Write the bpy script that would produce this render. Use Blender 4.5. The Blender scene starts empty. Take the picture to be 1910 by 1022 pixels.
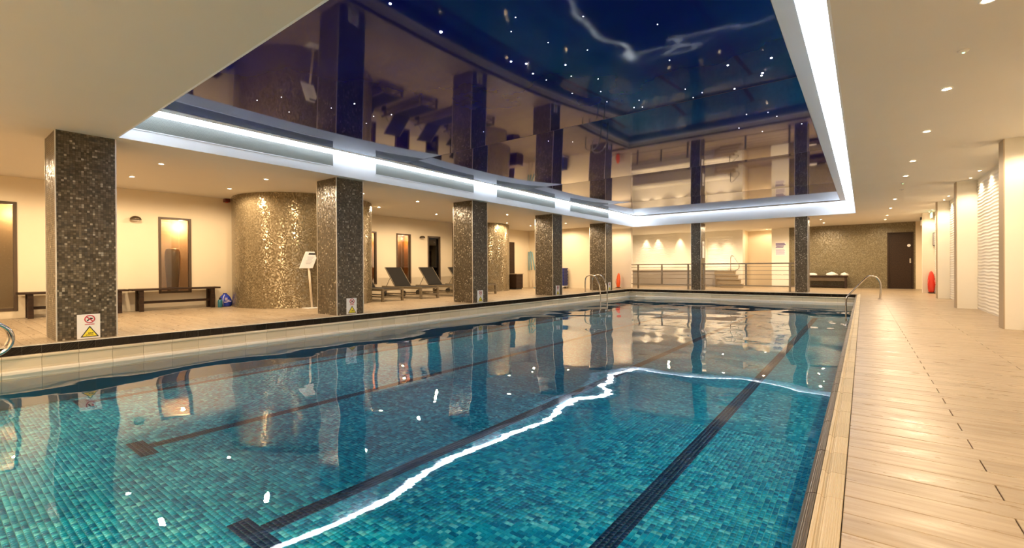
import bpy, bmesh, math, random
import numpy as np
from mathutils import Vector, Matrix

random.seed(7)
rng = np.random.default_rng(7)
scene = bpy.context.scene
COL = scene.collection
PI = math.pi

# ------------------------------------------------------------------ camera
cam = bpy.data.cameras.new('camera')
camo = bpy.data.objects.new('camera', cam)
COL.objects.link(camo)
CAM_R = Matrix(((0.7942611, 0.0018102, 0.6075739), (0.6075539, 0.0062682, -0.7942537), (-0.0052462, 0.9999787, 0.0038788)))
CAM_P = Vector((0, 0, 0.82))
camo.matrix_world = Matrix.Translation(CAM_P) @ CAM_R.to_4x4()
cam.sensor_width = 36.0
cam.lens = 854.87 / 1910 * 36
cam.shift_x = -0.84 / 1910
cam.shift_y = -6.6 / 1910
cam.clip_start = 0.02
scene.camera = camo

# ------------------------------------------------------------------ world, exposure
w = bpy.data.worlds.new('world')
w.use_nodes = True
w.node_tree.nodes['Background'].inputs[0].default_value = (1.0, 0.85, 0.7, 1)
w.node_tree.nodes['Background'].inputs[1].default_value = 0.02
scene.world = w
vs = scene.view_settings
vs.view_transform = 'Standard'
vs.look = 'None'
vs.gamma = 1.0
vs.use_curve_mapping = False
vs.exposure = 1.03
try:
    scene.cycles.use_denoising = True
    scene.cycles.max_bounces = 10
    scene.cycles.diffuse_bounces = 5
    scene.cycles.transparent_max_bounces = 12
    scene.cycles.sample_clamp_indirect = 6.0
except Exception:
    pass
WARM = (1.0, 0.745, 0.475)
SPOT_W = 125.0
SCALLOP_W = 26.0
LED_E = 15.0
LED_C = (0.82, 0.91, 1.0)

# ------------------------------------------------------------------ node helpers
class NT:
    def __init__(s, name):
        s.m = bpy.data.materials.new(name)
        s.m.use_nodes = True
        s.t = s.m.node_tree
        s.b = s.t.nodes['Principled BSDF']
        s.out = s.t.nodes['Material Output']

    def n(s, typ, ins=None, **kw):
        nd = s.t.nodes.new(typ)
        for k, v in kw.items():
            setattr(nd, k, v)
        for k, v in (ins or {}).items():
            s.set(nd.inputs[k], v)
        return nd

    def set(s, sock, v):
        if isinstance(v, bpy.types.NodeSocket):
            s.t.links.new(v, sock)
        elif isinstance(v, bpy.types.Node):
            s.t.links.new(v.outputs[0], sock)
        else:
            if isinstance(v, tuple) and len(v) == 3 and sock.type == 'RGBA':
                v = (*v, 1)
            sock.default_value = v

    def p(s, **kw):
        for k, v in kw.items():
            s.set(s.b.inputs[k.replace('_', ' ')], v)

    def math(s, op, a, b=None, c=None):
        nd = s.t.nodes.new('ShaderNodeMath'); nd.operation = op
        s.set(nd.inputs[0], a)
        if b is not None: s.set(nd.inputs[1], b)
        if c is not None: s.set(nd.inputs[2], c)
        return nd.outputs[0]

    def vmath(s, op, a, b=None, scale=None):
        nd = s.t.nodes.new('ShaderNodeVectorMath'); nd.operation = op
        s.set(nd.inputs[0], a)
        if b is not None: s.set(nd.inputs[1], b)
        if scale is not None: s.set(nd.inputs['Scale'], scale)
        return nd.outputs[0]

    def mix(s, f, a, b, mode='MIX'):
        nd = s.t.nodes.new('ShaderNodeMix'); nd.data_type = 'RGBA'; nd.blend_type = mode
        s.set(nd.inputs[0], f); s.set(nd.inputs[6], a); s.set(nd.inputs[7], b)
        return nd.outputs[2]

    def ramp(s, f, stops, interp='LINEAR'):
        nd = s.t.nodes.new('ShaderNodeValToRGB')
        cr = nd.color_ramp; cr.interpolation = interp
        while len(cr.elements) < len(stops): cr.elements.new(0.5)
        for e, (pos, c) in zip(cr.elements, stops):
            e.position = pos
            e.color = (*c, 1) if isinstance(c, tuple) else (c, c, c, 1)
        s.set(nd.inputs[0], f)
        return nd.outputs[0]

    def noise(s, vec, scale, detail=2, rough=0.5):
        return s.n('ShaderNodeTexNoise', {'Vector': vec, 'Scale': scale, 'Detail': detail, 'Roughness': rough})

    def pos(s):
        return s.n('ShaderNodeNewGeometry').outputs['Position']


def lin(r, g, b):
    f = lambda c: (c / 255 / 12.92) if c / 255 <= 0.04045 else ((c / 255 + 0.055) / 1.055) ** 2.4
    return (f(r), f(g), f(b))


def plain(name, c, rough=0.5, metal=0.0, bump=0.0, bscale=60, var=0.0):
    t = NT(name)
    t.p(Base_Color=c, Roughness=rough, Metallic=metal)
    P = t.pos()
    if var:
        nz = t.noise(P, 2.2, 3)
        t.p(Base_Color=t.mix(nz.outputs[0], tuple(x * (1 - var) for x in c), tuple(min(1, x * (1 + var)) for x in c)))
    if bump:
        nb = t.noise(P, bscale, 3)
        t.p(Normal=t.n('ShaderNodeBump', {'Height': nb.outputs[0], 'Strength': 1.0, 'Distance': bump}))
    return t.m


def emis(name, c, e):
    t = NT(name)
    t.p(Base_Color=(0.8, 0.8, 0.8), Emission_Color=c, Emission_Strength=e)
    return t.m


def mosaic(name, stops, tile=0.036, tilt=0.16, rough=0.22, metal=0.35, grout=(0.045, 0.036, 0.026), aniso=(1, 1, 1)):
    """small shiny tiles on a UV map given in metres; every tile has its own tone and its own slight tilt"""
    t = NT(name)
    uv = t.n('ShaderNodeTexCoord').outputs['UV']
    s = t.vmath('SCALE', uv, scale=1 / tile)
    cell = t.vmath('FLOOR', s)
    wn = t.n('ShaderNodeTexWhiteNoise', {'Vector': cell}, noise_dimensions='2D')
    fr = t.vmath('FRACTION', s)
    sx = t.n('ShaderNodeSeparateXYZ', {0: fr})
    dx = t.math('ABSOLUTE', t.math('SUBTRACT', sx.outputs[0], 0.5))
    dy = t.math('ABSOLUTE', t.math('SUBTRACT', sx.outputs[1], 0.5))
    edge = t.math('GREATER_THAN', t.math('MAXIMUM', dx, dy), 0.46)
    base = t.ramp(wn.outputs[0], stops, 'CONSTANT')
    t.p(Base_Color=t.mix(edge, base, grout), Metallic=metal, Roughness=t.math('ADD', t.math('MULTIPLY', edge, 0.5), rough))
    nrm = t.n('ShaderNodeNewGeometry').outputs['Normal']
    off = t.vmath('SCALE', t.vmath('MULTIPLY', t.vmath('SUBTRACT', wn.outputs[1], (0.5, 0.5, 0.5)), aniso), scale=tilt)
    t.p(Normal=t.vmath('NORMALIZE', t.vmath('ADD', nrm, off)))
    return t.m


# ------------------------------------------------------------------ materials
M = {}
M['wall'] = plain('cream_paint', (0.72, 0.62, 0.45), 0.6, var=0.03)
M['wall_white'] = plain('white_paint', (0.80, 0.76, 0.66), 0.55, var=0.02)
M['relief'] = plain('white_relief_panel', (0.82, 0.78, 0.70), 0.42)
M['ceiling'] = plain('ceiling_paint', (0.70, 0.655, 0.575), 0.7, var=0.02)
M['fascia'] = plain('fascia_white', (0.80, 0.82, 0.85), 0.5)
M['dark_wood'] = None
M['steel'] = plain('polished_steel', (0.62, 0.60, 0.57), 0.16, 1.0)
M['rail_steel'] = plain('satin_steel', (0.30, 0.25, 0.19), 0.35, 0.8)
M['trim_metal'] = plain('corner_trim_metal', (0.75, 0.70, 0.62), 0.3, 0.7)
M['black'] = plain('black_plastic', (0.012, 0.012, 0.013), 0.4)
M['white_plastic'] = plain('white_plastic', (0.80, 0.78, 0.75), 0.35)
M['red'] = plain('red_plastic', (0.60, 0.035, 0.012), 0.35)
M['orange'] = plain('orange_plastic', (0.80, 0.10, 0.015), 0.35)
M['blue'] = plain('blue_plastic', (0.012, 0.025, 0.20), 0.4)
M['blue_cloth'] = plain('blue_cloth', (0.012, 0.035, 0.36), 0.6, bump=0.004, bscale=25)
M['teal_plastic'] = plain('teal_plastic', (0.02, 0.13, 0.18), 0.3)
M['pole_blue'] = plain('pale_blue_plastic', (0.20, 0.38, 0.45), 0.4)
M['towel'] = plain('white_towel', (0.82, 0.79, 0.74), 0.95, bump=0.006, bscale=90)
M['grout_white'] = plain('white_grout', (0.72, 0.66, 0.55), 0.5)
M['sling'] = plain('black_sling_fabric', (0.008, 0.006, 0.004), 0.95)
M['lounger_frame'] = plain('bronze_lounger_frame', (0.19, 0.15, 0.095), 0.45, 0.2)
M['yellow'] = plain('yellow_print', (0.80, 0.68, 0.03), 0.5)
M['print_red'] = plain('red_print', (0.50, 0.03, 0.05), 0.5)
M['print_black'] = plain('black_print', (0.02, 0.02, 0.02), 0.5)
M['print_grey'] = plain('grey_print', (0.42, 0.40, 0.40), 0.5)
M['print_purple'] = plain('purple_print', (0.13, 0.09, 0.28), 0.5)
M['print_lilac'] = plain('lilac_print', (0.42, 0.36, 0.56), 0.5)
M['spa_grey'] = plain('grey_cladding', (0.38, 0.34, 0.29), 0.45, var=0.05)
M['step_tan'] = plain('tan_step_stone', (0.30, 0.23, 0.14), 0.5, var=0.08)
M['lens'] = emis('lamp_lens', (1.0, 0.80, 0.52), 40.0)
M['led'] = emis('cove_light', LED_C, LED_E)
M['led_far'] = emis('cove_light_far', LED_C, LED_E * 0.4)
M['star'] = emis('star_light', (0.85, 0.92, 1.0), 10.0)
M['exit_green'] = emis('exit_sign_green', (0.10, 0.75, 0.38), 0.9)
M['exit_white'] = emis('exit_sign_white', (0.8, 1.0, 0.9), 1.3)
M['green_led'] = emis('green_indicator', (0.25, 1.0, 0.4), 4.0)
M['brown_lit'] = plain('orange_lit_wood_panel', (0.42, 0.17, 0.045), 0.45)  # brown wood with the warm lamplight on it put into the colour
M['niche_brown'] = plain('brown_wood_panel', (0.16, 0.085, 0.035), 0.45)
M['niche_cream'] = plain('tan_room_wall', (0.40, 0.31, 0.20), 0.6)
M['urn'] = plain('brown_glazed_urn', (0.13, 0.075, 0.025), 0.35, var=0.3)
M['shaded_fin_edge'] = plain('tan_shaded_fin_edge', (0.42, 0.33, 0.22), 0.5)  # end faces of the fins lie in shade; this colour holds the darkening
M['lilac_wall'] = plain('greyish_wall_paint', (0.74, 0.66, 0.55), 0.6)

t = NT('dark_brown_wood')
P = t.pos()
nz = t.noise(t.vmath('MULTIPLY', P, (30, 3, 30)), 1.0, 4)
t.p(Base_Color=t.ramp(nz.outputs[0], [(0.3, (0.016, 0.008, 0.004)), (0.7, (0.042, 0.021, 0.010))]), Roughness=0.5, Specular_IOR_Level=0.25)
M['dark_wood'] = t.m

GOLD = [(0.0, (0.062, 0.047, 0.028)), (0.25, (0.085, 0.065, 0.038)), (0.5, (0.112, 0.087, 0.053)), (0.75, (0.145, 0.115, 0.073)), (0.90, (0.20, 0.165, 0.115)), (0.96, (0.36, 0.31, 0.23))]
M['mosaic'] = mosaic('brown_glass_mosaic', GOLD, 0.025, 0.20, 0.30, 0.15)
CYL = [(0.0, (0.20, 0.158, 0.090)), (0.3, (0.235, 0.188, 0.110)), (0.6, (0.27, 0.216, 0.13)), (0.85, (0.34, 0.28, 0.178))]
M['mosaic_gold'] = mosaic('golden_glass_mosaic', CYL, 0.022, 0.24, 0.22, 0.5, (0.12, 0.092, 0.056), (0.40, 0.40, 2.4))
TEALS = [(0.0, lin(8, 88, 120)), (0.2, lin(14, 110, 128)), (0.42, lin(26, 132, 144)), (0.62, lin(56, 160, 160)), (0.84, lin(104, 190, 180))]
M['mosaic_far'] = mosaic('olive_glass_mosaic', [(p_, tuple(v * k for v, k in zip(c_, (0.74, 0.76, 0.70)))) for p_, c_ in CYL], 0.024, 0.16, 0.30, 0.15, (0.10, 0.08, 0.05))
M['mosaic_teal'] = mosaic('teal_pool_mosaic', TEALS, 0.03, 0.03, 0.3, 0.0, (0.25, 0.4, 0.4))

# planks: pale ceramic timber, wet in patches
t = NT('pale_timber_plank')
geo = t.n('ShaderNodeNewGeometry')
P = geo.outputs['Position']
rnd = t.math('FRACT', t.math('ADD', geo.outputs['Random Per Island'], t.n('ShaderNodeObjectInfo').outputs['Random']))
shift = t.vmath('ADD', P, t.n('ShaderNodeCombineXYZ', {0: t.math('MULTIPLY', rnd, 37.0), 1: t.math('MULTIPLY', rnd, 11.0)}))
grain = t.noise(t.vmath('MULTIPLY', shift, (1.6, 22, 4)), 1.6, 6, 0.62)
cloud = t.noise(t.vmath('MULTIPLY', shift, (1.4, 16.0, 1.0)), 1.5, 5, 0.65)
c1 = t.ramp(grain.outputs[0], [(0.28, (0.29, 0.218, 0.142)), (0.50, (0.375, 0.297, 0.205)), (0.75, (0.43, 0.348, 0.25))])
tone = t.ramp(rnd, [(0.0, (0.88, 0.86, 0.82)), (1.0, (1.06, 1.06, 1.05))])
c2 = t.mix(1.0, c1, tone, 'MULTIPLY')
c3 = t.mix(t.math('MULTIPLY', t.ramp(cloud.outputs[0], [(0.5, 0.0), (0.75, 1.0)]), 0.12), c2, (0.36, 0.24, 0.12))
wet = t.noise(t.vmath('MULTIPLY', P, (1.6, 9.0, 1.0)), 1.6, 6, 0.68)
wetm = t.ramp(wet.outputs[0], [(0.34, 0.0), (0.70, 1.0)])
t.p(Base_Color=t.mix(t.math('MULTIPLY', wetm, 0.10), c3, (0.30, 0.2, 0.11)), Roughness=t.math('SUBTRACT', 0.50, t.math('MULTIPLY', wetm, 0.30)), Specular_IOR_Level=0.32)
t.p(Normal=t.n('ShaderNodeBump', {'Height': grain.outputs[0], 'Strength': 1.0, 'Distance': 0.0012}))
M['plank'] = t.m
M['joint'] = plain('plank_joint', (0.10, 0.075, 0.05), 0.8)

# coping tiles
def ribbed(name, c, axis, pitch, depth, rough):
    t = NT(name)
    P = t.n('ShaderNodeSeparateXYZ', {0: t.pos()}).outputs[axis]
    wv = t.math('SINE', t.math('MULTIPLY', P, 2 * PI / pitch))
    rnd = t.n('ShaderNodeObjectInfo').outputs['Random']
    t.p(Base_Color=t.mix(1.0, c, t.ramp(rnd, [(0, (0.9, 0.9, 0.88)), (1, (1.05, 1.05, 1.05))]), 'MULTIPLY'), Roughness=rough,
        Normal=t.n('ShaderNodeBump', {'Height': wv, 'Strength': 1.0, 'Distance': depth}))
    return t.m
M['coping'] = ribbed('beige_ribbed_tile', (0.56, 0.46, 0.30), 0, 0.0062, 0.0010, 0.45)
M['coping_face'] = ribbed('beige_glazed_tile', (0.60, 0.51, 0.36), 2, 0.5, 0.0, 0.25)
M['nosing'] = ribbed('brown_ribbed_tile', (0.045, 0.032, 0.022), 0, 0.0062, 0.0010, 0.35)
M['dark_tile'] = ribbed('dark_glazed_tile', (0.020, 0.013, 0.010), 2, 0.5, 0.0, 0.2)

# pool floor tiles: own colour per tile
t = NT('teal_pool_tile')
at = t.n('ShaderNodeAttribute', attribute_name='tile_col')
t.p(Base_Color=at.outputs['Color'], Roughness=0.3)
M['tile'] = t.m
t = NT('navy_pool_tile')
t.p(Base_Color=t.ramp(t.n('ShaderNodeNewGeometry').outputs['Random Per Island'], [(0, lin(8, 22, 62)), (1, lin(24, 44, 92))]), Roughness=0.3)
M['navy_tile'] = t.m
M['pool_side'] = plain('pale_blue_pool_side', lin(70, 140, 165), 0.4)
M['grout'] = plain('pale_teal_grout', lin(120, 190, 188), 0.7)

# water: clear, mirror-like at a low angle, gently rippled
t = NT('pool_water')
P = t.pos()
n1 = t.noise(P, 0.75, 1, 0.4)
n2 = t.noise(t.vmath('ADD', P, (13.1, 4.7, 0)), 2.6, 2, 0.5)
n3 = t.noise(t.vmath('MULTIPLY', P, (1.0, 1.0, 1.0)), 11.0, 2, 0.5)
h = t.math('ADD', t.math('ADD', t.math('MULTIPLY', n1.outputs[0], 1.0), t.math('MULTIPLY', n2.outputs[0], 0.03)), t.math('MULTIPLY', n3.outputs[0], 0.004))
bp = t.n('ShaderNodeBump', {'Height': h, 'Strength': 1.0, 'Distance': 0.038})
fres = t.n('ShaderNodeFresnel', {'IOR': 1.333, 'Normal': bp.outputs[0]})
gl = t.n('ShaderNodeBsdfGlossy', {'Color': (1, 1, 1, 1), 'Roughness': 0.0, 'Normal': bp.outputs[0]})
tr = t.n('ShaderNodeBsdfTransparent', {'Color': (0.84, 0.97, 1.0, 1)})
mx = t.n('ShaderNodeMixShader', {0: fres.outputs[0], 1: tr.outputs[0], 2: gl.outputs[0]})
t.t.links.new(mx.outputs[0], t.out.inputs[0])
M['water'] = t.m

t = NT('window_glass')
fres = t.n('ShaderNodeFresnel', {'IOR': 1.5})
gl = t.n('ShaderNodeBsdfGlossy', {'Color': (1, 1, 1, 1), 'Roughness': 0.0})
tr = t.n('ShaderNodeBsdfTransparent', {'Color': (0.92, 0.93, 0.92, 1)})
mx = t.n('ShaderNodeMixShader', {0: t.math('MINIMUM', t.math('MULTIPLY', fres.outputs[0], 1.8), 1.0), 1: tr.outputs[0], 2: gl.outputs[0]})
t.t.links.new(mx.outputs[0], t.out.inputs[0])
M['glass'] = t.m

# glossy stretched ceiling with a printed night sky and painted reflection streaks
t = NT('night_sky_stretch_ceiling')
P = t.pos()
sp = t.n('ShaderNodeSeparateXYZ', {0: P})
wob = t.noise(P, 2.4, 5, 0.6)
wx = t.math('ADD', sp.outputs[0], t.math('MULTIPLY', t.math('SUBTRACT', wob.outputs[0], 0.5), 0.35))
wy = t.math('ADD', sp.outputs[1], t.math('MULTIPLY', t.math('SUBTRACT', wob.outputs[1], 0.5), 0.30))
def reflection_band(x0, y0, x1, y1, wd, a):
    """soft painted reflection streak along one segment"""
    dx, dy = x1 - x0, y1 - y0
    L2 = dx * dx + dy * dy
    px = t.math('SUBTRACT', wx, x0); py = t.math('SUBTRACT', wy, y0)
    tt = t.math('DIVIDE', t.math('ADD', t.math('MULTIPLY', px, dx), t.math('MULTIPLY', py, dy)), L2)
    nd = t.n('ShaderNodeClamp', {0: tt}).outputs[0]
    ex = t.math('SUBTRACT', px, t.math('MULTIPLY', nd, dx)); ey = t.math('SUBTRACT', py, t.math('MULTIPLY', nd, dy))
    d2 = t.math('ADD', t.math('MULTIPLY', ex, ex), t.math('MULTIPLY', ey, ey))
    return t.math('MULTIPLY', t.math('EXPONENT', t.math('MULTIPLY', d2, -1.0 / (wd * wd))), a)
reflection_bands = [(-1.93, 1.6, -1.93, 3.6, 0.09, 1.0), (-1.93, 3.6, -1.76, 4.35, 0.09, 0.9), (-1.76, 4.35, -1.1, 4.45, 0.12, 0.6), (-1.1, 4.45, -0.5, 4.3, 0.16, 0.45),
         (-3.3, 2.3, -3.1, 2.7, 0.10, 0.35), (-4.2, 11.2, -2.0, 8.6, 0.2, 0.3), (-1.93, 3.2, -1.2, 4.6, 0.5, 0.22)]  # faint painted copies of the cove light's wavy reflection
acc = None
for b_ in reflection_bands:
    v = reflection_band(*b_)
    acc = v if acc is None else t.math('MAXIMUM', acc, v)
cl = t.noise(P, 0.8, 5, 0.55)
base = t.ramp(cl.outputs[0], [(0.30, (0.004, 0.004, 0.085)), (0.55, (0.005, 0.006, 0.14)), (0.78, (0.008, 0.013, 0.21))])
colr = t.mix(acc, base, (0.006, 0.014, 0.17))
t.p(Base_Color=colr, Roughness=0.045, IOR=1.37)
M['sky_panel'] = t.m

t = NT('perforated_grille')
P = t.pos()
s = t.n('ShaderNodeSeparateXYZ', {0: t.vmath('SCALE', P, scale=2 * PI / 0.02)})
pv = t.math('MULTIPLY', t.math('SINE', s.outputs[1]), t.math('SINE', s.outputs[2]))
t.p(Base_Color=t.ramp(pv, [(0.0, (0.17, 0.175, 0.155)), (0.6, (0.085, 0.09, 0.08))]), Roughness=0.5)
M['grille'] = t.m

# ------------------------------------------------------------------ mesh helpers
class MB:
    def __init__(s):
        s.v = []; s.f = []; s.uv = []; s.mi = []; s.sm = []

    def face(s, idx, uv=None, mi=0, sm=False):
        s.f.append(tuple(idx)); s.uv.append(uv); s.mi.append(mi); s.sm.append(sm)

    def box(s, x0, x1, y0, y1, z0, z1, mi=0, bottom=True):
        b = len(s.v)
        s.v += [(x, y, z) for z in (z0, z1) for y in (y0, y1) for x in (x0, x1)]
        fs = [(4, 5, 7, 6), (0, 1, 5, 4), (1, 3, 7, 5), (3, 2, 6, 7), (2, 0, 4, 6)]
        if bottom: fs.append((0, 2, 3, 1))
        for f in fs: s.face([b + i for i in f], mi=mi)
        return s

    def obox(s, c, ax, ay, az, mi=0):
        """box about a centre with three half-axis vectors"""
        c = Vector(c); b = len(s.v)
        ax, ay, az = Vector(ax), Vector(ay), Vector(az)
        for k in (-1, 1):
            for j in (-1, 1):
                for i in (-1, 1):
                    s.v.append(tuple(c + ax * i + ay * j + az * k))
        for f in [(4, 5, 7, 6), (0, 1, 5, 4), (1, 3, 7, 5), (3, 2, 6, 7), (2, 0, 4, 6), (0, 2, 3, 1)]:
            s.face([b + i for i in f], mi=mi)
        return s

    def tube(s, pts, r, n=10, closed=False, caps=True, mi=0):
        pts = [Vector(p) for p in pts]; N = len(pts); b = len(s.v)
        rs = r if isinstance(r, (list, tuple)) else [r] * N
        up = None
        for i, p in enumerate(pts):
            if closed: d = pts[(i + 1) % N] - pts[i - 1]
            else: d = pts[min(i + 1, N - 1)] - pts[max(i - 1, 0)]
            d.normalize()
            if up is None:
                up = Vector((0, 0, 1)) if abs(d.z) < 0.9 else Vector((0, 1, 0))
            a = d.cross(up)
            if a.length < 1e-4: a = d.cross(Vector((1, 0, 0)))
            a.normalize(); c = a.cross(d); up = c
            for k in range(n):
                an = 2 * PI * k / n
                s.v.append(tuple(p + (a * math.cos(an) + c * math.sin(an)) * rs[i]))
        M_ = N if closed else N - 1
        for i in range(M_):
            j = (i + 1) % N
            for k in range(n):
                s.face([b + i * n + k, b + i * n + (k + 1) % n, b + j * n + (k + 1) % n, b + j * n + k], mi=mi, sm=True)
        if caps and not closed:
            s.face([b + k for k in reversed(range(n))], mi=mi)
            s.face([b + (N - 1) * n + k for k in range(n)], mi=mi)
        return s

    def lathe(s, c, prof, n=24, mi=0, sm=True):
        """profile of (radius, z) about a vertical axis"""
        b = len(s.v); c = Vector(c)
        for r, z in prof:
            for k in range(n):
                an = 2 * PI * k / n
                s.v.append((c.x + r * math.cos(an), c.y + r * math.sin(an), c.z + z))
        for i in range(len(prof) - 1):
            for k in range(n):
                s.face([b + i * n + k, b + i * n + (k + 1) % n, b + (i + 1) * n + (k + 1) % n, b + (i + 1) * n + k], mi=mi, sm=sm)
        s.face([b + k for k in reversed(range(n))], mi=mi)
        s.face([b + (len(prof) - 1) * n + k for k in range(n)], mi=mi)
        return s

    def prism(s, poly, axis, a0, a1, mi=0, sm=False):
        """closed outline extruded along x, y or z; outline given in the other two axes in order"""
        b = len(s.v); n = len(poly)
        def mk(p, a):
            return {'x': (a, p[0], p[1]), 'y': (p[0], a, p[1]), 'z': (p[0], p[1], a)}[axis]
        for a in (a0, a1):
            for p in poly: s.v.append(mk(p, a))
        for k in range(n):
            s.face([b + k, b + (k + 1) % n, b + n + (k + 1) % n, b + n + k], mi=mi, sm=sm)
        s.face([b + k for k in reversed(range(n))], mi=mi)
        s.face([b + n + k for k in range(n)], mi=mi)
        return s

    def mesh(s, name, mats):
        me = bpy.data.meshes.new(name)
        me.from_pydata(s.v, [], s.f)
        for m in (mats if isinstance(mats, (list, tuple)) else [mats]): me.materials.append(m)
        me.polygons.foreach_set('material_index', s.mi)
        me.polygons.foreach_set('use_smooth', s.sm)
        if any(u is not None for u in s.uv):
            ul = me.uv_layers.new(name='UVMap')
            for p, u in zip(me.polygons, s.uv):
                if u is not None:
                    for li, q in zip(p.loop_indices, u): ul.data[li].uv = q
        me.update()
        bm = bmesh.new(); bm.from_mesh(me)
        bmesh.ops.recalc_face_normals(bm, faces=bm.faces)
        bm.to_mesh(me); bm.free()
        return me

    def build(s, name, mats, parent=None, bevel=0.0, seg=2, smooth=False):
        me = s.mesh(name, mats)
        if bevel:
            bm = bmesh.new(); bm.from_mesh(me)
            bmesh.ops.bevel(bm, geom=bm.edges[:], offset=bevel, segments=seg, affect='EDGES', profile=0.5, clamp_overlap=True)
            bm.to_mesh(me); bm.free()
        if smooth: me.polygons.foreach_set('use_smooth', [True] * len(me.polygons))
        return link(name, me, parent)


def link(name, data, parent=None):
    o = bpy.data.objects.new(name, data)
    COL.objects.link(o)
    if parent is not None:
        o.parent = parent
        o.matrix_parent_inverse = parent.matrix_basis.inverted()
    return o


def tag(o, label=None, cat=None, group=None, kind=None):
    if label: o['label'] = label
    if cat: o['category'] = cat
    if group: o['group'] = group
    if kind: o['kind'] = kind
    return o


def empty(name, loc, label, cat, group=None, kind=None):
    o = bpy.data.objects.new(name, None)
    o.empty_display_size = 0.1
    o.location = loc
    COL.objects.link(o)
    return tag(o, label, cat, group, kind)


def struct(o, label=None):
    o['kind'] = 'structure'
    if label: o['label'] = label
    return o


def copy_tree(o, loc=None, parent=None):
    c = o.copy(); COL.objects.link(c)
    if parent is not None: c.parent = parent
    if loc is not None: c.location = loc
    for ch in list(o.children): copy_tree(ch, None, c)
    return c


def arc(c, r, a0, a1, n, plane='xz', y=0):
    out = []
    for i in range(n + 1):
        a = a0 + (a1 - a0) * i / n
        out.append((c[0] + r * math.cos(a), y, c[1] + r * math.sin(a)))
    return out


def grid_slab(us, vs_, holes, t0, t1, axis, uvm=False):
    """slab with rectangular holes as one closed skin; axis is the thickness axis"""
    us = sorted(set(us)); vs_ = sorted(set(vs_)); mb = MB(); idx = {}
    def solid(i, j):
        if i < 0 or j < 0 or i >= len(us) - 1 or j >= len(vs_) - 1: return False
        cu = (us[i] + us[i + 1]) / 2; cv = (vs_[j] + vs_[j + 1]) / 2
        return not any(a < cu < b and c < cv < d for a, b, c, d in holes)
    def V(i, j, k):
        if (i, j, k) not in idx:
            idx[(i, j, k)] = len(mb.v)
            u, v, tt = us[i], vs_[j], (t0, t1)[k]
            mb.v.append({'x': (tt, u, v), 'y': (u, tt, v), 'z': (u, v, tt)}[axis])
        return idx[(i, j, k)]
    for i in range(len(us) - 1):
        for j in range(len(vs_) - 1):
            if not solid(i, j): continue
            q = [(i, j), (i + 1, j), (i + 1, j + 1), (i, j + 1)]
            for k in (0, 1):
                mb.face([V(a, b, k) for a, b in q], uv=[(us[a], vs_[b]) for a, b in q])
            for (a, b), (c, d), nb in ((q[0], q[1], (i, j - 1)), (q[1], q[2], (i + 1, j)), (q[2], q[3], (i, j + 1)), (q[3], q[0], (i - 1, j))):
                if not solid(*nb):
                    mb.face([V(a, b, 0), V(c, d, 0), V(c, d, 1), V(a, b, 1)])
    return mb


# ------------------------------------------------------------------ dimensions
S = 2.471                       # ceiling height above the decks
PX0, PX1, PY0, PY1 = -7.33, -0.056, -0.6, 17.16   # pool opening in the deck
BW, RW, FW, NW = -11.75, 1.75, 22.3, -3.2         # back wall, right wall, far wall, near wall
WZ = -0.30                      # water level
FZ = -0.66                      # pool floor

# ------------------------------------------------------------------ room shell
wins = [(0.42, 1.105, 0.13, 2.03), (3.13, 3.72, 0.335, 1.95), (7.96, 8.56, 0.37, 1.965), (9.306, 9.89, 0.35, 1.96), (10.623, 11.207, 0.347, 1.95)]
us = [NW, 16.6] + [a for w_ in wins for a in w_[:2]]
vz = [0.0, S] + [a for w_ in wins for a in w_[2:]]
o = grid_slab(us, vz, wins, BW - 0.14, BW, 'x').build('wall_left', M['wall']); struct(o)
o = MB().box(BW, -8.75, 16.55, 16.75, 0, S).build('wall_back', M['wall']); struct(o)
o = MB().box(-8.95, -8.75, 16.75, 18.05, 0, S).build('wall_side', M['wall']); struct(o)
o = MB().box(-8.95, -7.62, 18.05, 18.2, 0, S).build('wall_return', M['lilac_wall']); struct(o)
o = MB().box(BW - 0.14, RW + 0.2, NW - 0.15, NW, 0, S).build('wall_near', M['wall']); struct(o)
o = MB().box(RW, RW + 0.15, NW, FW, 0, S).build('wall_right', M['wall_white']); struct(o)

ceil = grid_slab([BW - 0.14, -7.32, -0.176, RW + 0.15], [NW - 0.15, 1.555, 17.57, FW + 2.4], [(-7.32, -0.176, 1.555, 17.57)], S, 3.02, 'z').build('ceiling', M['ceiling']); struct(ceil)
o = MB().box(-7.6, 0.1, 1.3, 17.8, 3.02, 3.08).build('ceiling_cove_top', M['fascia']); struct(o)
# fascia boards round the opening
tr_ = [(-7.335, -7.318, 1.555, 17.57), (-0.178, -0.160, 1.555, 17.57), (-7.32, -0.176, 17.568, 17.585), (-7.32, -0.176, 1.54, 1.557)]
for i, (a, b, c, d) in enumerate(tr_):
    o = MB().box(a, b, c, d, S - 0.001, 3.02).build('trim_%d' % (i + 1), M['fascia']); struct(o)

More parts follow.
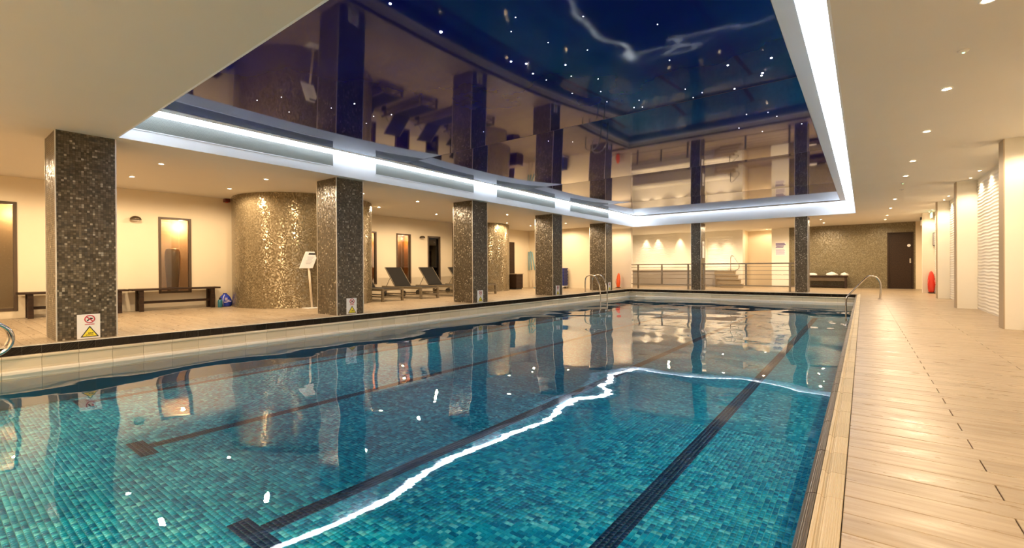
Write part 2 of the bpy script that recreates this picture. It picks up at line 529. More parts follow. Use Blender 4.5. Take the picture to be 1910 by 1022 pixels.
# ------------------------------------------------------------------ decks
def deck(label, x0, x1, y0, y1, joints, y_near, yoff=2.171, pw=0.1433):
    slab = MB().box(x0, x1, y0, y1, -0.16, -0.012).build('floor', M['joint'])
    struct(slab, label)
    k0 = math.floor((y0 - yoff) / pw); k = k0
    far = MB(); cache = {}
    while yoff + k * pw < y1:
        a = max(y0, yoff + k * pw) + 0.0016; b = min(y1, yoff + (k + 1) * pw) - 0.0016
        js = joints[k % 2]
        xs = [x0] + [j for j in js if x0 + 0.05 < j < x1 - 0.05] + [x1]
        for p, q in zip(xs[:-1], xs[1:]):
            if b - a < 0.01: continue
            lo, hi = p + 0.0018, q - 0.0018
            if y_near[0] <= a and b <= y_near[1]:
                key = (round(hi - lo, 4), round(b - a, 4))
                if key not in cache:
                    L, W = key
                    e = 0.0015
                    mb = MB()
                    mb.v = [(0, 0, -0.012), (L, 0, -0.012), (L, W, -0.012), (0, W, -0.012), (0, 0, -e), (L, 0, -e), (L, W, -e), (0, W, -e), (e, e, 0), (L - e, e, 0), (L - e, W - e, 0), (e, W - e, 0)]
                    for f in [(0, 1, 5, 4), (1, 2, 6, 5), (2, 3, 7, 6), (3, 0, 4, 7), (4, 5, 9, 8), (5, 6, 10, 9), (6, 7, 11, 10), (7, 4, 8, 11), (8, 9, 10, 11)]: mb.face(f)
                    cache[key] = mb.mesh('plank', M['plank'])
                o = link('plank', cache[key], slab)
                o.location = (lo, a, random.uniform(-0.0006, 0.0004))
            else:
                far.box(lo, hi, a, b, -0.012, 0.0, bottom=False)
        k += 1
    o = far.build('plank', M['plank'], slab); o['kind'] = 'stuff'
    return slab
ev = [0.391 + 1.2 * i for i in range(-12, 4)]; od = [0.991 + 1.2 * i for i in range(-12, 4)]
deck('pale timber deck along the relief wall beside the pool', PX1, RW, PY0, FW, (od, ev), (1.3, 9.0))
deck('pale timber deck with benches and loungers behind the mosaic columns', BW, PX0, PY0, 16.75, (ev, od), (0.3, 5.6))
deck('pale timber deck at the far end of the pool', PX0 - 2.2, PX1, 17.16, FW + 2.2, (ev, od), (50, 60))
o = MB().box(BW, RW, NW, PY0, -0.16, 0.0).build('floor', M['plank']); struct(o, 'pale timber deck behind the near end of the pool')

# ------------------------------------------------------------------ pool basin
basin = MB()
basin.box(PX0 - 0.1, PX1 + 0.1, PY0 - 0.1, PY1 + 0.1, FZ - 0.12, FZ - 0.004)
basin = basin.build('pool_basin', M['grout']); struct(basin, 'tiled pool floor with dark lane lines under the water')
wmb = MB()
def uvquad(mb, p, uvs): 
    b = len(mb.v); mb.v += p; mb.face(range(b, b + 4), uv=uvs)
for (x0, y0, x1, y1) in ((-7.30, PY0, -7.30, PY1), (-7.30, 17.13, -0.18, 17.13), (-0.18, PY0, -0.18, PY1), (-7.3, PY0 + .02, -0.18, PY0 + .02)):
    L = math.hypot(x1 - x0, y1 - y0)
    wb = MB(); uvquad(wb, [(x0, y0, FZ), (x1, y1, FZ), (x1, y1, -0.36), (x0, y0, -0.36)], [(0, FZ), (L, FZ), (L, -0.36), (0, -0.36)])
    me = wb.mesh('pool_side', M['pool_side']); link('pool_side', me, basin)
# the carcass behind the coping
for (a, b, c, d) in ((PX0 - .12, PX0 - .012, PY0, PY1), (-0.168, PX1 + .004, PY0, PY1), (PX0 - .12, PX1, PY1 + .012, PY1 + .12)):
    link('pool_wall', MB().box(a, b, c, d, FZ, -0.014).mesh('pool_wall', M['joint']), basin)

TS = 0.03
xs = np.arange(-7.28, -0.20, TS); ys = np.arange(-0.5, 17.1, TS)
gx, gy = np.meshgrid(xs, ys, indexing='ij')
gx = gx.ravel(); gy = gy.ravel()
lanes = [-1.10, -2.72, -4.80, -6.95]
HW = 0.06; T0, T1, THW = 1.09, 1.21, 0.225
isl = np.zeros(len(gx), bool)
lane_of = np.full(len(gx), -1)
for i, lx in enumerate(lanes):
    lx = xs[np.argmin(abs(xs - lx))]
    ty = T0
    a = (gx > lx - HW - 1e-4) & (gx < lx + HW - 1e-4) & (gy >= ty - 1e-4) & (gy < 15.9)
    b = (gx > lx - THW - 1e-4) & (gx < lx + THW - 1e-4) & (gy >= ty - 1e-4) & (gy < T1)
    c_ = (gx > lx - THW - 1e-4) & (gx < lx + THW - 1e-4) & (gy >= 15.8) & (gy < 15.9)
    lane_of[a | b | c_] = i
pal = np.array([lin(4, 120, 162), lin(6, 147, 185), lin(12, 168, 198), lin(30, 185, 210), lin(74, 206, 220), lin(122, 224, 232)])
prob = np.array([0.14, 0.22, 0.22, 0.20, 0.14, 0.08])
# camera projection of the tiles, only to pick the nearest ones in view as single parts
d = np.stack([gx + TS / 2, gy + TS / 2, np.full(len(gx), FZ - 0.82)], 1)
cr = np.array(CAM_R)
dc = d @ cr
u_ = 955.8 + 854.87 * dc[:, 0] / np.maximum(1e-6, -dc[:, 2]); v_ = 504.4 - 854.87 * dc[:, 1] / np.maximum(1e-6, -dc[:, 2])
inview = (-dc[:, 2] > 0.3) & (u_ > 5) & (u_ < 1478) & (v_ > 5) & (v_ < 1015)
dist = np.linalg.norm(d, axis=1)
cand = np.where(inview & (lane_of < 0))[0]
single = cand[np.argsort(dist[cand])[:300]]
is_single = np.zeros(len(gx), bool); is_single[single] = True
tone = rng.choice(len(pal), len(gx), p=prob)
# neighbouring tiles often share a tone along x, as in the photograph's runs
same = (rng.random(len(gx)) < 0.25)
nyy = len(ys)
idx = np.where(same)[0]; idx = idx[idx >= nyy]
tone[idx] = tone[idx - nyy]


def tiles_mesh(name, sel, mat, full, colors=None):
    X = gx[sel]; Y = gy[sel]; n = len(X); g = 0.0016
    zz = FZ + rng.uniform(-0.0006, 0.0006, n)
    x0, x1, y0, y1 = X + g, X + TS - g, Y + g, Y + TS - g
    if full:
        V = np.stack([np.stack([x0, y0, zz - .004], 1), np.stack([x1, y0, zz - .004], 1), np.stack([x1, y1, zz - .004], 1), np.stack([x0, y1, zz - .004], 1),
                      np.stack([x0 + .001, y0 + .001, zz], 1), np.stack([x1 - .001, y0 + .001, zz], 1), np.stack([x1 - .001, y1 - .001, zz], 1), np.stack([x0 + .001, y1 - .001, zz], 1)], 1).reshape(-1, 3)
        F = np.array([[4, 5, 6, 7], [0, 1, 5, 4], [1, 2, 6, 5], [2, 3, 7, 6], [3, 0, 4, 7]]); nv = 8
    else:
        V = np.stack([np.stack([x0, y0, zz], 1), np.stack([x1, y0, zz], 1), np.stack([x1, y1, zz], 1), np.stack([x0, y1, zz], 1)], 1).reshape(-1, 3)
        F = np.array([[0, 1, 2, 3]]); nv = 4
    nf = len(F)
    L = (np.arange(n)[:, None, None] * nv + F[None]).reshape(-1)
    me = bpy.data.meshes.new(name)
    me.vertices.add(len(V)); me.vertices.foreach_set('co', V.ravel())
    me.loops.add(len(L)); me.loops.foreach_set('vertex_index', L.astype(np.int32))
    me.polygons.add(n * nf)
    me.polygons.foreach_set('loop_start', (np.arange(n * nf) * 4).astype(np.int32))
    me.update(calc_edges=True)
    me.materials.append(mat)
    if colors is not None:
        at = me.attributes.new('tile_col', 'FLOAT_COLOR', 'FACE')
        c4 = np.concatenate([colors, np.ones((n, 1))], 1)
        at.data.foreach_set('color', np.repeat(c4, nf, axis=0).ravel())
    return me

jit = lambda n: 1 + rng.uniform(-0.10, 0.10, (n, 1))
sel = np.where((lane_of < 0) & ~is_single & (gy < 4.5))[0]
o = link('pool_tile', tiles_mesh('pool_tile', sel, M['tile'], True, pal[tone[sel]] * jit(len(sel))), basin); o['kind'] = 'stuff'
sel = np.where((lane_of < 0) & (gy >= 4.5))[0]
o = link('pool_tile', tiles_mesh('pool_tile', sel, M['tile'], False, pal[tone[sel]] * jit(len(sel))), basin); o['kind'] = 'stuff'
for i in range(4):
    sel = np.where(lane_of == i)[0]
    o = link('lane_line', tiles_mesh('lane_line', sel, M['navy_tile'], True), basin); o['kind'] = 'stuff'
    o['label'] = 'dark navy mosaic lane line ending in a cross bar'
tmesh = []
for i in range(len(pal)):
    me = bpy.data.meshes.new('pool_tile')
    g = 0.0016; a, b = g, TS - g
    me.from_pydata([(a, a, -.004), (b, a, -.004), (b, b, -.004), (a, b, -.004), (a + .001, a + .001, 0), (b - .001, a + .001, 0), (b - .001, b - .001, 0), (a + .001, b - .001, 0)], [],
                   [(4, 5, 6, 7), (0, 1, 5, 4), (1, 2, 6, 5), (2, 3, 7, 6), (3, 0, 4, 7)])
    at = me.attributes.new('tile_col', 'FLOAT_COLOR', 'FACE')
    at.data.foreach_set('color', np.tile(np.append(pal[i], 1), 5))
    me.materials.append(M['tile']); tmesh.append(me)
for q in single:
    o = link('pool_tile', tmesh[tone[q]], basin); o.location = (gx[q], gy[q], FZ)

# water
wm = MB(); wm.v = [(-7.31, PY0, WZ), (-0.172, PY0, WZ), (-0.172, 17.14, WZ), (-7.31, 17.14, WZ)]; wm.face((0, 1, 2, 3))
o = wm.build('water', M['water']); tag(o, 'clear turquoise water with gentle ripples filling the swimming pool', 'water', kind='stuff')

# ------------------------------------------------------------------ coping
def profile_tile(name, prof, axis, length, mat):
    mb = MB(); mb.prism(prof, axis, 0.0015, length - 0.0015)
    return mb.mesh(name, mat)
# right side: flush ribbed beige tile with a grip groove, ribbed brown nosing
cop = bpy.data.objects.new('trim_5', None); COL.objects.link(cop); struct(cop, 'ribbed beige pool coping with brown nosing beside the open deck')
prof_b = [(-0.135, -0.03), (-0.0575, -0.03), (-0.0575, 0.001), (-0.100, 0.001), (-0.104, -0.001), (-0.108, -0.0065), (-0.113, -0.0085), (-0.118, -0.0065), (-0.122, -0.001), (-0.126, 0.0015), (-0.132, 0.0015), (-0.135, -0.001)]
prof_n = [(-0.15, -0.10), (-0.1365, -0.03), (-0.1365, 0.0005), (-0.150, 0.0), (-0.160, -0.004), (-0.168, -0.012), (-0.173, -0.024), (-0.1755, -0.04), (-0.1755, -0.10)]
TL = 0.2435
mb1 = profile_tile('coping_tile', prof_b, 'y', TL, M['coping']); mb2 = profile_tile('nosing_tile', prof_n, 'y', TL, M['nosing'])
y = 1.742 - TL * 9
while y < PY1 - 0.05:
    for me, nm, dy in ((mb1, 'coping_tile', 0.0), (mb2, 'nosing_tile', 0.0)):
        o = link(nm, me, cop); o.location = (0, y + dy, random.uniform(-0.0008, 0.0008))
    y += TL
o = link('pool_lining', MB().box(-0.176, -0.165, PY0, PY1, FZ, -0.10).mesh('pool_lining', M['dark_tile']), cop)
# left side: dark tile face, rounded lip, beige face, white bullnose at the water
copl = bpy.data.objects.new('trim_6', None); COL.objects.link(copl); struct(copl, 'dark tile edge and beige handhold coping under the mosaic columns')
def edge_profiles():
    top = [(-0.012, 0.0), (0.002, 0.0), (0.002, -0.008), (-0.012, -0.008)]
    dark = [(-0.014, -0.009), (0.0, -0.009), (0.0, -0.10), (-0.014, -0.10)]
    lip = [(-0.014, -0.101), (0.004, -0.101), (0.022, -0.106), (0.030, -0.116), (0.030, -0.128), (0.022, -0.138), (0.010, -0.146), (0.006, -0.165), (0.006, -0.235), (0.014, -0.258), (-0.014, -0.258)]
    bull = [(-0.014, -0.259), (0.014, -0.259), (0.026, -0.264), (0.032, -0.274), (0.032, -0.36), (-0.014, -0.36)]
    return top, dark, lip, bull
top, dark, lip, bull = edge_profiles()
sh = lambda pr: [(PX0 + a, b) for a, b in pr]
LL = 0.305
me_d = profile_tile('edge_tile', sh(dark), 'y', LL / 2, M['dark_tile']); me_l = profile_tile('coping_tile', sh(lip), 'y', LL, M['coping_face'])
link('grout_line', MB().prism(sh(top), 'y', PY0, PY1).mesh('grout_line', M['grout_white']), copl)
me_b = profile_tile('bullnose_tile', sh(bull), 'y', LL, M['grout_white'])
y = 0.87 - LL * 3
n_ = 0
while y < PY1 - 0.02:
    L = min(LL, PY1 - y)
    for me, nm in ((me_l, 'coping_tile'), (me_b, 'bullnose_tile')):
        o = link(nm, me, copl); o.location.y = y; o.scale.y = L / LL
    for q in (0, 1):
        o = link('edge_tile', me_d, copl); o.location.y = y + q * L / 2; o.scale.y = L / LL
    y += LL
# far side: the same section turned along x
copf = bpy.data.objects.new('trim_7', None); COL.objects.link(copf); struct(copf, 'dark tile edge and beige handhold coping across the end of the pool')
shf = lambda pr: [(PY1 - a, b) for a, b in pr]
me_d = profile_tile('edge_tile', shf(dark), 'x', LL / 2, M['dark_tile']); me_l = profile_tile('coping_tile', shf(lip), 'x', LL, M['coping_face']); me_b = profile_tile('bullnose_tile', shf(bull), 'x', LL, M['grout_white'])
link('grout_line', MB().prism(shf(top), 'x', PX0, PX1 - 0.08).mesh('grout_line', M['grout_white']), copf)
x = PX0 + 0.006
while x < PX1 - 0.1:
    L = min(LL, PX1 - 0.085 - x)
    for me, nm in ((me_l, 'coping_tile'), (me_b, 'bullnose_tile')):
        o = link(nm, me, copf); o.location.x = x; o.scale.x = L / LL
    for q in (0, 1):
        o = link('edge_tile', me_d, copf); o.location.x = x + q * L / 2; o.scale.x = L / LL
    x += LL

# ------------------------------------------------------------------ ceiling raft with the night sky
raft = empty('ceiling_raft', (-3.75, 9.4, 2.85), 'large glossy dark blue night sky ceiling raft with star lights over the pool', 'ceiling raft')
RX0, RX1, RY0, RY1 = -7.10, -0.41, 1.77, 17.36
PXA, PXB = -6.97, -0.555
fr = [(RX0, PXA, RY0, RY1), (PXB, RX1, RY0, RY1), (PXA, PXB, RY0, 1.90), (PXA, PXB, 17.22, RY1)]
for a, b, c, d_ in fr:
    MB().box(a, b, c, d_, 2.842, 2.925).build('raft_frame', M['fascia'], raft, bevel=0.004)
MB().box(RX0, RX1, RY0, RY1, 2.926, 2.945).build('raft_back', M['fascia'], raft)
def raft_z(yy):
    k = 0
    for a, b in zip(SEAM[:-1], SEAM[1:]):
        if a <= yy <= b:
            tt = (yy - a) / (b - a)
            return 2.853 - 0.026 * 4 * tt * (1 - tt)
    return 2.853
SEAM = [1.90, 5.76, 9.60, 13.52, 17.22]
SAG = [(0.020, 0.010), (0.026, 0.030), (0.020, 0.006), (0.018, 0.010)]
def pz(k, tt):
    s_, l_ = SAG[k]
    return 2.862 - s_ * 4 * tt * (1 - tt) * (0.75 + 0.5 * tt) - 0.004
for k in range(4):
    a, b = SEAM[k] + 0.004, SEAM[k + 1] - 0.004
    mb = MB(); nx, ny = 6, 28
    for j in range(ny + 1):
        for i in range(nx + 1):
            tt = j / ny
            mb.v.append((PXA + (PXB - PXA) * i / nx, a + (b - a) * tt, pz(k, tt)))
    for j in range(ny):
        for i in range(nx):
            q = j * (nx + 1) + i
            mb.face((q, q + nx + 1, q + nx + 2, q + 1), sm=True)
    me = bpy.data.meshes.new('sky_panel'); me.from_pydata(mb.v, [], mb.f); me.materials.append(M['sky_panel'])
    me.polygons.foreach_set('use_smooth', [True] * len(me.polygons))
    link('sky_panel', me, raft)
for k in (1, 2, 3):
    MB().box(PXA, PXB, SEAM[k] - 0.004, SEAM[k] + 0.004, 2.857, 2.9).build('seam_strip', M['black'], raft)
stars = [(-2.87, 2.23), (-2.86, 2.75), (-2.38, 3.11), (-2.72, 3.55), (-2.22, 2.96), (-2.63, 3.68), (-2.71, 3.91), (-2.69, 4.13), (-2.23, 3.46), (-2.34, 3.94), (-2.43, 4.21), (-2.02, 3.8), (-2.66, 4.63), (-2.24, 4.45), (-2.38, 4.79), (-2.47, 5.14), (-2.15, 5.35), (-2.3, 5.56), (-1.78, 3.28), (-1.35, 3.76), (-1.49, 4.48), (-1.07, 4.96), (-0.7, 5.05), (-0.83, 5.4), (-0.85, 5.47), (-1.16, 5.70), (-1.6, 5.34), (-2.21, 5.61), (-4.92, 3.28), (-4.88, 3.8), (-5.44, 3.81), (-5.12, 3.7), (-5.84, 2.94), (-5.42, 2.64), (-5.75, 2.51), (-5.28, 3.19), (-3.69, 6.43), (-3.98, 6.16), (-4.45, 5.13), (-1.42, 7.26), (-0.91, 7.02), (-0.98, 6.78), (-1.22, 6.7), (-1.18, 7.65), (-0.68, 7.59), (-1.48, 5.58), (-1.61, 5.68)]
big = {0: 0.011, 1: 0.014, 3: 0.010, 5: 0.011, 9: 0.009, 21: 0.009, 22: 0.011, 23: 0.011, 24: 0.009, 6: 0.008, 28: 0.007, 25: 0.009}
smesh = {}
for i, (sx, sy) in enumerate(stars):
    r = big.get(i, 0.0048)
    if r not in smesh:
        smesh[r] = MB().lathe((0, 0, 0), [(r, 0), (r * 0.8, -r * 0.5), (r * 0.3, -r * 0.8)], 8).mesh('star_light', M['star'])
    k = max(j for j in range(4) if SEAM[j] <= sy)
    tt = (sy - SEAM[k]) / (SEAM[k + 1] - SEAM[k])
    o = link('star_light', smesh[r], raft); o.matrix_parent_inverse = raft.matrix_basis.inverted(); o.location = (sx, sy, pz(k, tt) + 0.001)

# cove light strips on the fascia above the grilles
led = [(-7.317, -7.295, 1.56, 17.56, 'cold white cove light strip running above the air grilles'),
       (-0.198, -0.179, 1.56, 17.56, 'cold white cove light strip over the open deck side of the pool'),
       (-7.29, -0.205, 17.545, 17.567, 'cold white cove light strip across the far end over the railings'),
       (-7.29, -0.205, 1.558, 1.575, 'cold white cove light strip over the near end of the pool')]
for a, b, c, d_, lb in led:
    z0, z1 = (2.845, 2.95) if a < -7.3 else (2.88, 2.96)
    o = MB().box(a, b, c, d_, z0, z1).build('light_strip', M['led'] if z0 < 2.86 or a > -1 else M['led_far']); tag(o, lb, 'light strip', 'cove light strips')

# air grilles in the left fascia
for i, (a, b) in enumerate(((1.70, 4.445), (5.327, 8.07), (8.93, 11.672), (12.562, 15.295))):
    ordn = ['nearest to the camera', 'second from the near end', 'third from the near end', 'farthest, nearest the railing end'][i]
    g = empty('air_grille', (-7.318, (a + b) / 2, 2.62), 'long grey perforated air grille in white fascia, ' + ordn, 'air grille', 'air grilles under the cove light')
    MB().box(-7.3185, -7.3150, a, b, 2.622, 2.822).build('grille_mesh', M['grille'], g)
    f_ = MB()
    for (c, d_, e, h_) in ((a - .012, a, 2.612, 2.832), (b, b + .012, 2.612, 2.832)): f_.box(-7.3185, -7.310, c, d_, e, h_)
    for (e, h_) in ((2.610, 2.622), (2.822, 2.832)): f_.box(-7.3185, -7.310, a - .012, b + .012, e, h_)
    f_.build('grille_frame', M['fascia'], g)
    s_ = MB()
    for j in range(1, 16): s_.box(-7.316, -7.3125, a, b, 2.622 + j * 0.0125 - 0.0015, 2.622 + j * 0.0125 + 0.0015)
    o = s_.build('louvre', plain('grille_louvre', (0.25, 0.26, 0.235), 0.5) if i == 0 else bpy.data.materials['grille_louvre'], g); o['kind'] = 'stuff'

# ------------------------------------------------------------------ downlights
def downlight_mesh():
    ring = MB().lathe((0, 0, 0), [(0.030, -0.002), (0.046, -0.002), (0.048, -0.006), (0.044, -0.010), (0.034, -0.008), (0.030, -0.003)], 20)
    lens = MB().lathe((0, 0, 0), [(0.033, -0.001), (0.031, -0.005)], 16)
    return ring.mesh('bezel', M['white_plastic']), lens.mesh('lamp_lens', M['lens'])
dl_ring, dl_lens = downlight_mesh()
spot_data = {}
def spot(kind, watts, angle, blend, radius=0.035, col=WARM):
    if kind not in spot_data:
        l = bpy.data.lights.new(kind, 'SPOT'); l.energy = watts; l.spot_size = math.radians(angle); l.spot_blend = blend
        l.shadow_soft_size = radius; l.color = col
        spot_data[kind] = l
    return spot_data[kind]
def downlight(x, y, label, group, kind='downlight', watts=SPOT_W * 0.42, angle=174, blend=0.35, tilt=None, z=S, size=1.0):
    hidden = label is None
    r = None if hidden else empty('ceiling_downlight', (x, y, z), label, 'downlight', group)
    for nm, me in () if hidden else (('bezel', dl_ring), ('lamp_lens', dl_lens)):
        o = link(nm, me, r); o.matrix_parent_inverse = Matrix.Identity(4)
        o.scale = (size, size, size)
    l = bpy.data.objects.new('lamp_light', spot(kind, watts, angle, blend)); COL.objects.link(l)
    l.location = (x, y, z - 0.03)
    if tilt: l.rotation_euler = tilt
    return r
ORD = ['first', 'second', 'third', 'fourth', 'fifth', 'sixth', 'seventh', 'eighth', 'ninth', 'tenth']
ys_in = [-0.9, 2.34, 3.91, 5.93, 7.48, 9.3, 11.02, 12.75, 14.49]
lab_in = {2.34: 'small warm ceiling downlight near the column with the first warning sign, pool side', 3.91: 'small warm ceiling downlight in front of the big curved mosaic wall',
          7.48: 'small warm ceiling downlight above the second lounger, pool side', 5.93: 'small warm downlight half hidden beside the second column top',
          11.02: 'small warm ceiling downlight by the narrower curved mosaic wall, pool side', 14.49: 'small warm ceiling downlight over the blue step platforms'}
for i, y in enumerate(ys_in):
    downlight(-8.62, y, lab_in.get(y), 'downlights over the lounger deck, pool side row')
ys_out = [0.3, 2.34, 3.90, 7.50, 9.56, 13.0, 14.46]
lab_out = {2.34: 'small warm ceiling downlight above the wooden bench, wall side', 3.90: 'small warm ceiling downlight near the dark red alarm box', 7.50: 'small warm ceiling downlight above the tall narrow windows, wall side',
           9.56: 'small warm ceiling downlight above the wall lamp between windows', 13.0: 'small warm ceiling downlight just past the narrower curved wall', 14.46: 'small warm ceiling downlight over the pale blue poles'}
for i, y in enumerate(ys_out):
    downlight(-10.18, y, lab_out.get(y), 'downlights over the lounger deck, wall side row')
for i, y in enumerate([0.6, 2.3, 4.05, 5.84, 7.52, 9.49, 10.98, 14.55, 16.73, 19.02, 20.60]):
    nth = {2: 'cut by the top of the picture', 3: 'first whole one', 4: 'second whole one', 5: 'third whole one', 6: 'fourth whole one', 7: 'fifth, past the little detectors', 8: 'sixth whole one', 9: 'next to last', 10: 'last, by the mosaic wall'}
    downlight(0.62, y, ('small warm ceiling downlight over the open deck, ' + nth[i]) if i in nth else None, 'downlights over the open deck', 'downlight_right', SPOT_W * 0.26)
for y, s_ in ((19.07, 'nearer one'), (20.65, 'one close to the mosaic wall')):
    downlight(-1.155, y, 'warm ceiling downlight behind the far right column, ' + s_, 'downlights over the towel bench', 'downlight_far', SPOT_W * 0.58)
for i, x in enumerate((-7.0, -5.0, -3.0, -1.0)):  # unseen spots added to brighten the near ceiling and the water
    downlight(x, -1.7, None, 'added fill spots over the near deck', 'near_fill_spot', SPOT_W * 1.1)
for x, y in ((-8.1, 17.1), (-9.7, 15.7)):  # hidden fill lamps added to lift the dim corner walls
    downlight(x, y, None, '', 'corner_fill_spot', SPOT_W * 0.40)
for x in (-8.6, -6.4, -4.4, -2.9):  # the leftmost is an unseen extra, added to brighten the spa wall
    downlight(x, 19.2 if x > -8 else 20.0, None, 'downlights over the spa area', 'downlight_far', SPOT_W * 0.58)

# ------------------------------------------------------------------ columns
def column(x0, x1, y0, y1, label, group=None):
    c = empty('column', ((x0 + x1) / 2, (y0 + y1) / 2, 0), label, 'column', group, kind='thing')
    mb = MB(); mb.v = []
    pts = [(x0, y0), (x1, y0), (x1, y1), (x0, y1)]; run = 0
    for k in range(4):
        p, q = pts[k], pts[(k + 1) % 4]; L = math.hypot(q[0] - p[0], q[1] - p[1]); b = len(mb.v)
        mb.v += [(*p, 0.0), (*q, 0.0), (*q, S), (*p, S)]
        mb.face((b, b + 1, b + 2, b + 3), uv=[(run, 0), (run + L, 0), (run + L, S), (run, S)]); run += L + 0.317
    me = mb.mesh('shaft', M['mosaic'])
    bm = bmesh.new(); bm.from_mesh(me); bmesh.ops.remove_doubles(bm, verts=bm.verts, dist=1e-5); bmesh.ops.recalc_face_normals(bm, faces=bm.faces); bm.to_mesh(me); bm.free()
    link('shaft', me, c)
    for (px, py) in pts:
        MB().box(px - 0.006, px + 0.006, py - 0.006, py + 0.006, 0.0, S).build('corner_trim', M['trim_metal'], c)
    return c
labs = ['widest looking dark mosaic column, by the two benches', 'dark mosaic column beside the white information stand', 'dark mosaic column between the loungers and narrow curved wall', 'dark mosaic column beside the stack of blue platforms', 'dark mosaic column behind the far pool ladder']
CY = [1.01 + 3.585 * i for i in range(5)]
for y, lb in zip(CY, labs):
    column(-8.10, -7.465, y, y + 0.545, lb, 'columns along the lounger deck')
column(-5.09, -4.745, 17.62, 18.2, 'slim dark mosaic column between the two railings', 'columns at the far end')
column(-1.78, -1.42, 17.62, 18.2, 'slim dark mosaic column beside the towel bench', 'columns at the far end')

# warning signs on the column faces
def sign(y, w_, z0, z1, label):
    x = -7.4585
    s_ = empty('warning_sign', (x, y + w_ / 2, z0), label, 'sign', 'warning signs at the foot of the columns')
    MB().box(x, x + 0.004, y, y + w_, z0, z1).build('plate', M['white_plastic'], s_)
    cx_, X = y + w_ * 0.54, x + 0.0045
    h_ = z1 - z0; R = h_ * 0.15; cz = z0 + h_ * 0.80
    ring = [(X, cx_ + R * math.cos(a), cz + R * math.sin(a)) for a in np.linspace(0, 2 * PI, 25)[:-1]]
    MB().tube(ring, 0.006, 6, closed=True).build('prohibition_ring', M['print_red'], s_)
    MB().obox((X, cx_, cz), (0.0016, 0, 0), (0, R * 0.68, -R * 0.68), (0, 0.004, 0.004)).build('slash', M['print_red'], s_)
    fig = MB(); fig.obox((X - 0.0005, cx_ - R * 0.1, cz - R * 0.1), (0.001, 0, 0), (0, R * 0.45, R * 0.4), (0, -0.0045, 0.005)); fig.obox((X - 0.0005, cx_ + R * 0.45, cz + R * 0.1), (0.001, 0, 0), (0, 0.008, 0), (0, 0, 0.008))
    fig.build('diver_pictogram', M['print_black'], s_)
    wbar = MB()
    for k in range(7): wbar.box(X - 0.002, X + 0.0008, cx_ - R + k * R * 0.29, cx_ - R + k * R * 0.29 + R * 0.24, z0 + h_ * 0.565, z0 + h_ * 0.60)
    o = wbar.build('wording', M['print_red'], s_); o['kind'] = 'stuff'
    tw, tz0, tz1 = w_ * 0.40, z0 + h_ * 0.06, z0 + h_ * 0.52
    MB().prism([(cx_ - tw, tz0), (cx_ + tw, tz0), (cx_, tz1)], 'x', x + 0.003, X + 0.001).build('triangle_border', M['print_black'], s_)
    g = h_ * 0.035
    MB().prism([(cx_ - tw + g * 1.7, tz0 + g), (cx_ + tw - g * 1.7, tz0 + g), (cx_, tz1 - g * 1.9)], 'x', x + 0.003, X + 0.002).build('triangle_field', M['yellow'], s_)
    wb = MB()
    for k in range(5): wb.box(X, X + 0.0026, cx_ - tw * 0.42 + k * tw * 0.17, cx_ - tw * 0.42 + k * tw * 0.17 + tw * 0.13, tz0 + h_ * 0.07, tz0 + h_ * 0.095)
    for k in range(3): wb.box(X, X + 0.0026, cx_ - tw * 0.16 + k * tw * 0.2, cx_ - tw * 0.16 + k * tw * 0.2 + tw * 0.15, tz0 + h_ * 0.135, tz0 + h_ * 0.18)
    o = wb.build('wording', M['print_black'], s_); o['kind'] = 'stuff'
for (y, lb) in zip((1.183, 4.778, 8.335, 11.925, 15.54), ('largest looking white no diving sign with yellow triangle, on the column by the benches', 'white no diving sign with yellow triangle on the column by the information stand', 'white no diving sign with yellow triangle on the column before the narrow curved wall',
        'small white warning sign on the column by the blue platforms', 'small white warning sign on the column behind the far ladder')):
    sign(y, 0.21, 0.003, 0.295, lb)

# ------------------------------------------------------------------ curved mosaic walls
def curved(cx, cy, r, xw, label, name):
    mb = MB(); a0 = math.acos((xw - cx) / r); n = 72
    for i in range(n + 1):
        a = -a0 + 2 * a0 * i / n
        for z in (0.0, S): mb.v.append((cx + r * math.cos(a), cy + r * math.sin(a), z))
    for i in range(n):
        u0 = r * 2 * a0 * i / n; u1 = r * 2 * a0 * (i + 1) / n
        mb.face((2 * i, 2 * i + 2, 2 * i + 3, 2 * i + 1), uv=[(u0, 0), (u1, 0), (u1, S), (u0, S)], sm=True)
    o = mb.build(name, M['mosaic_gold']); struct(o, label)
curved(-10.85, 5.85, 1.55, BW + 0.001, 'broad curved wall of golden brown mosaic beside the bench', 'wall_curved')
curved(-11.74, 13.07, 1.27, BW + 0.001, 'narrower curved wall of golden brown mosaic past the loungers', 'wall_curved')

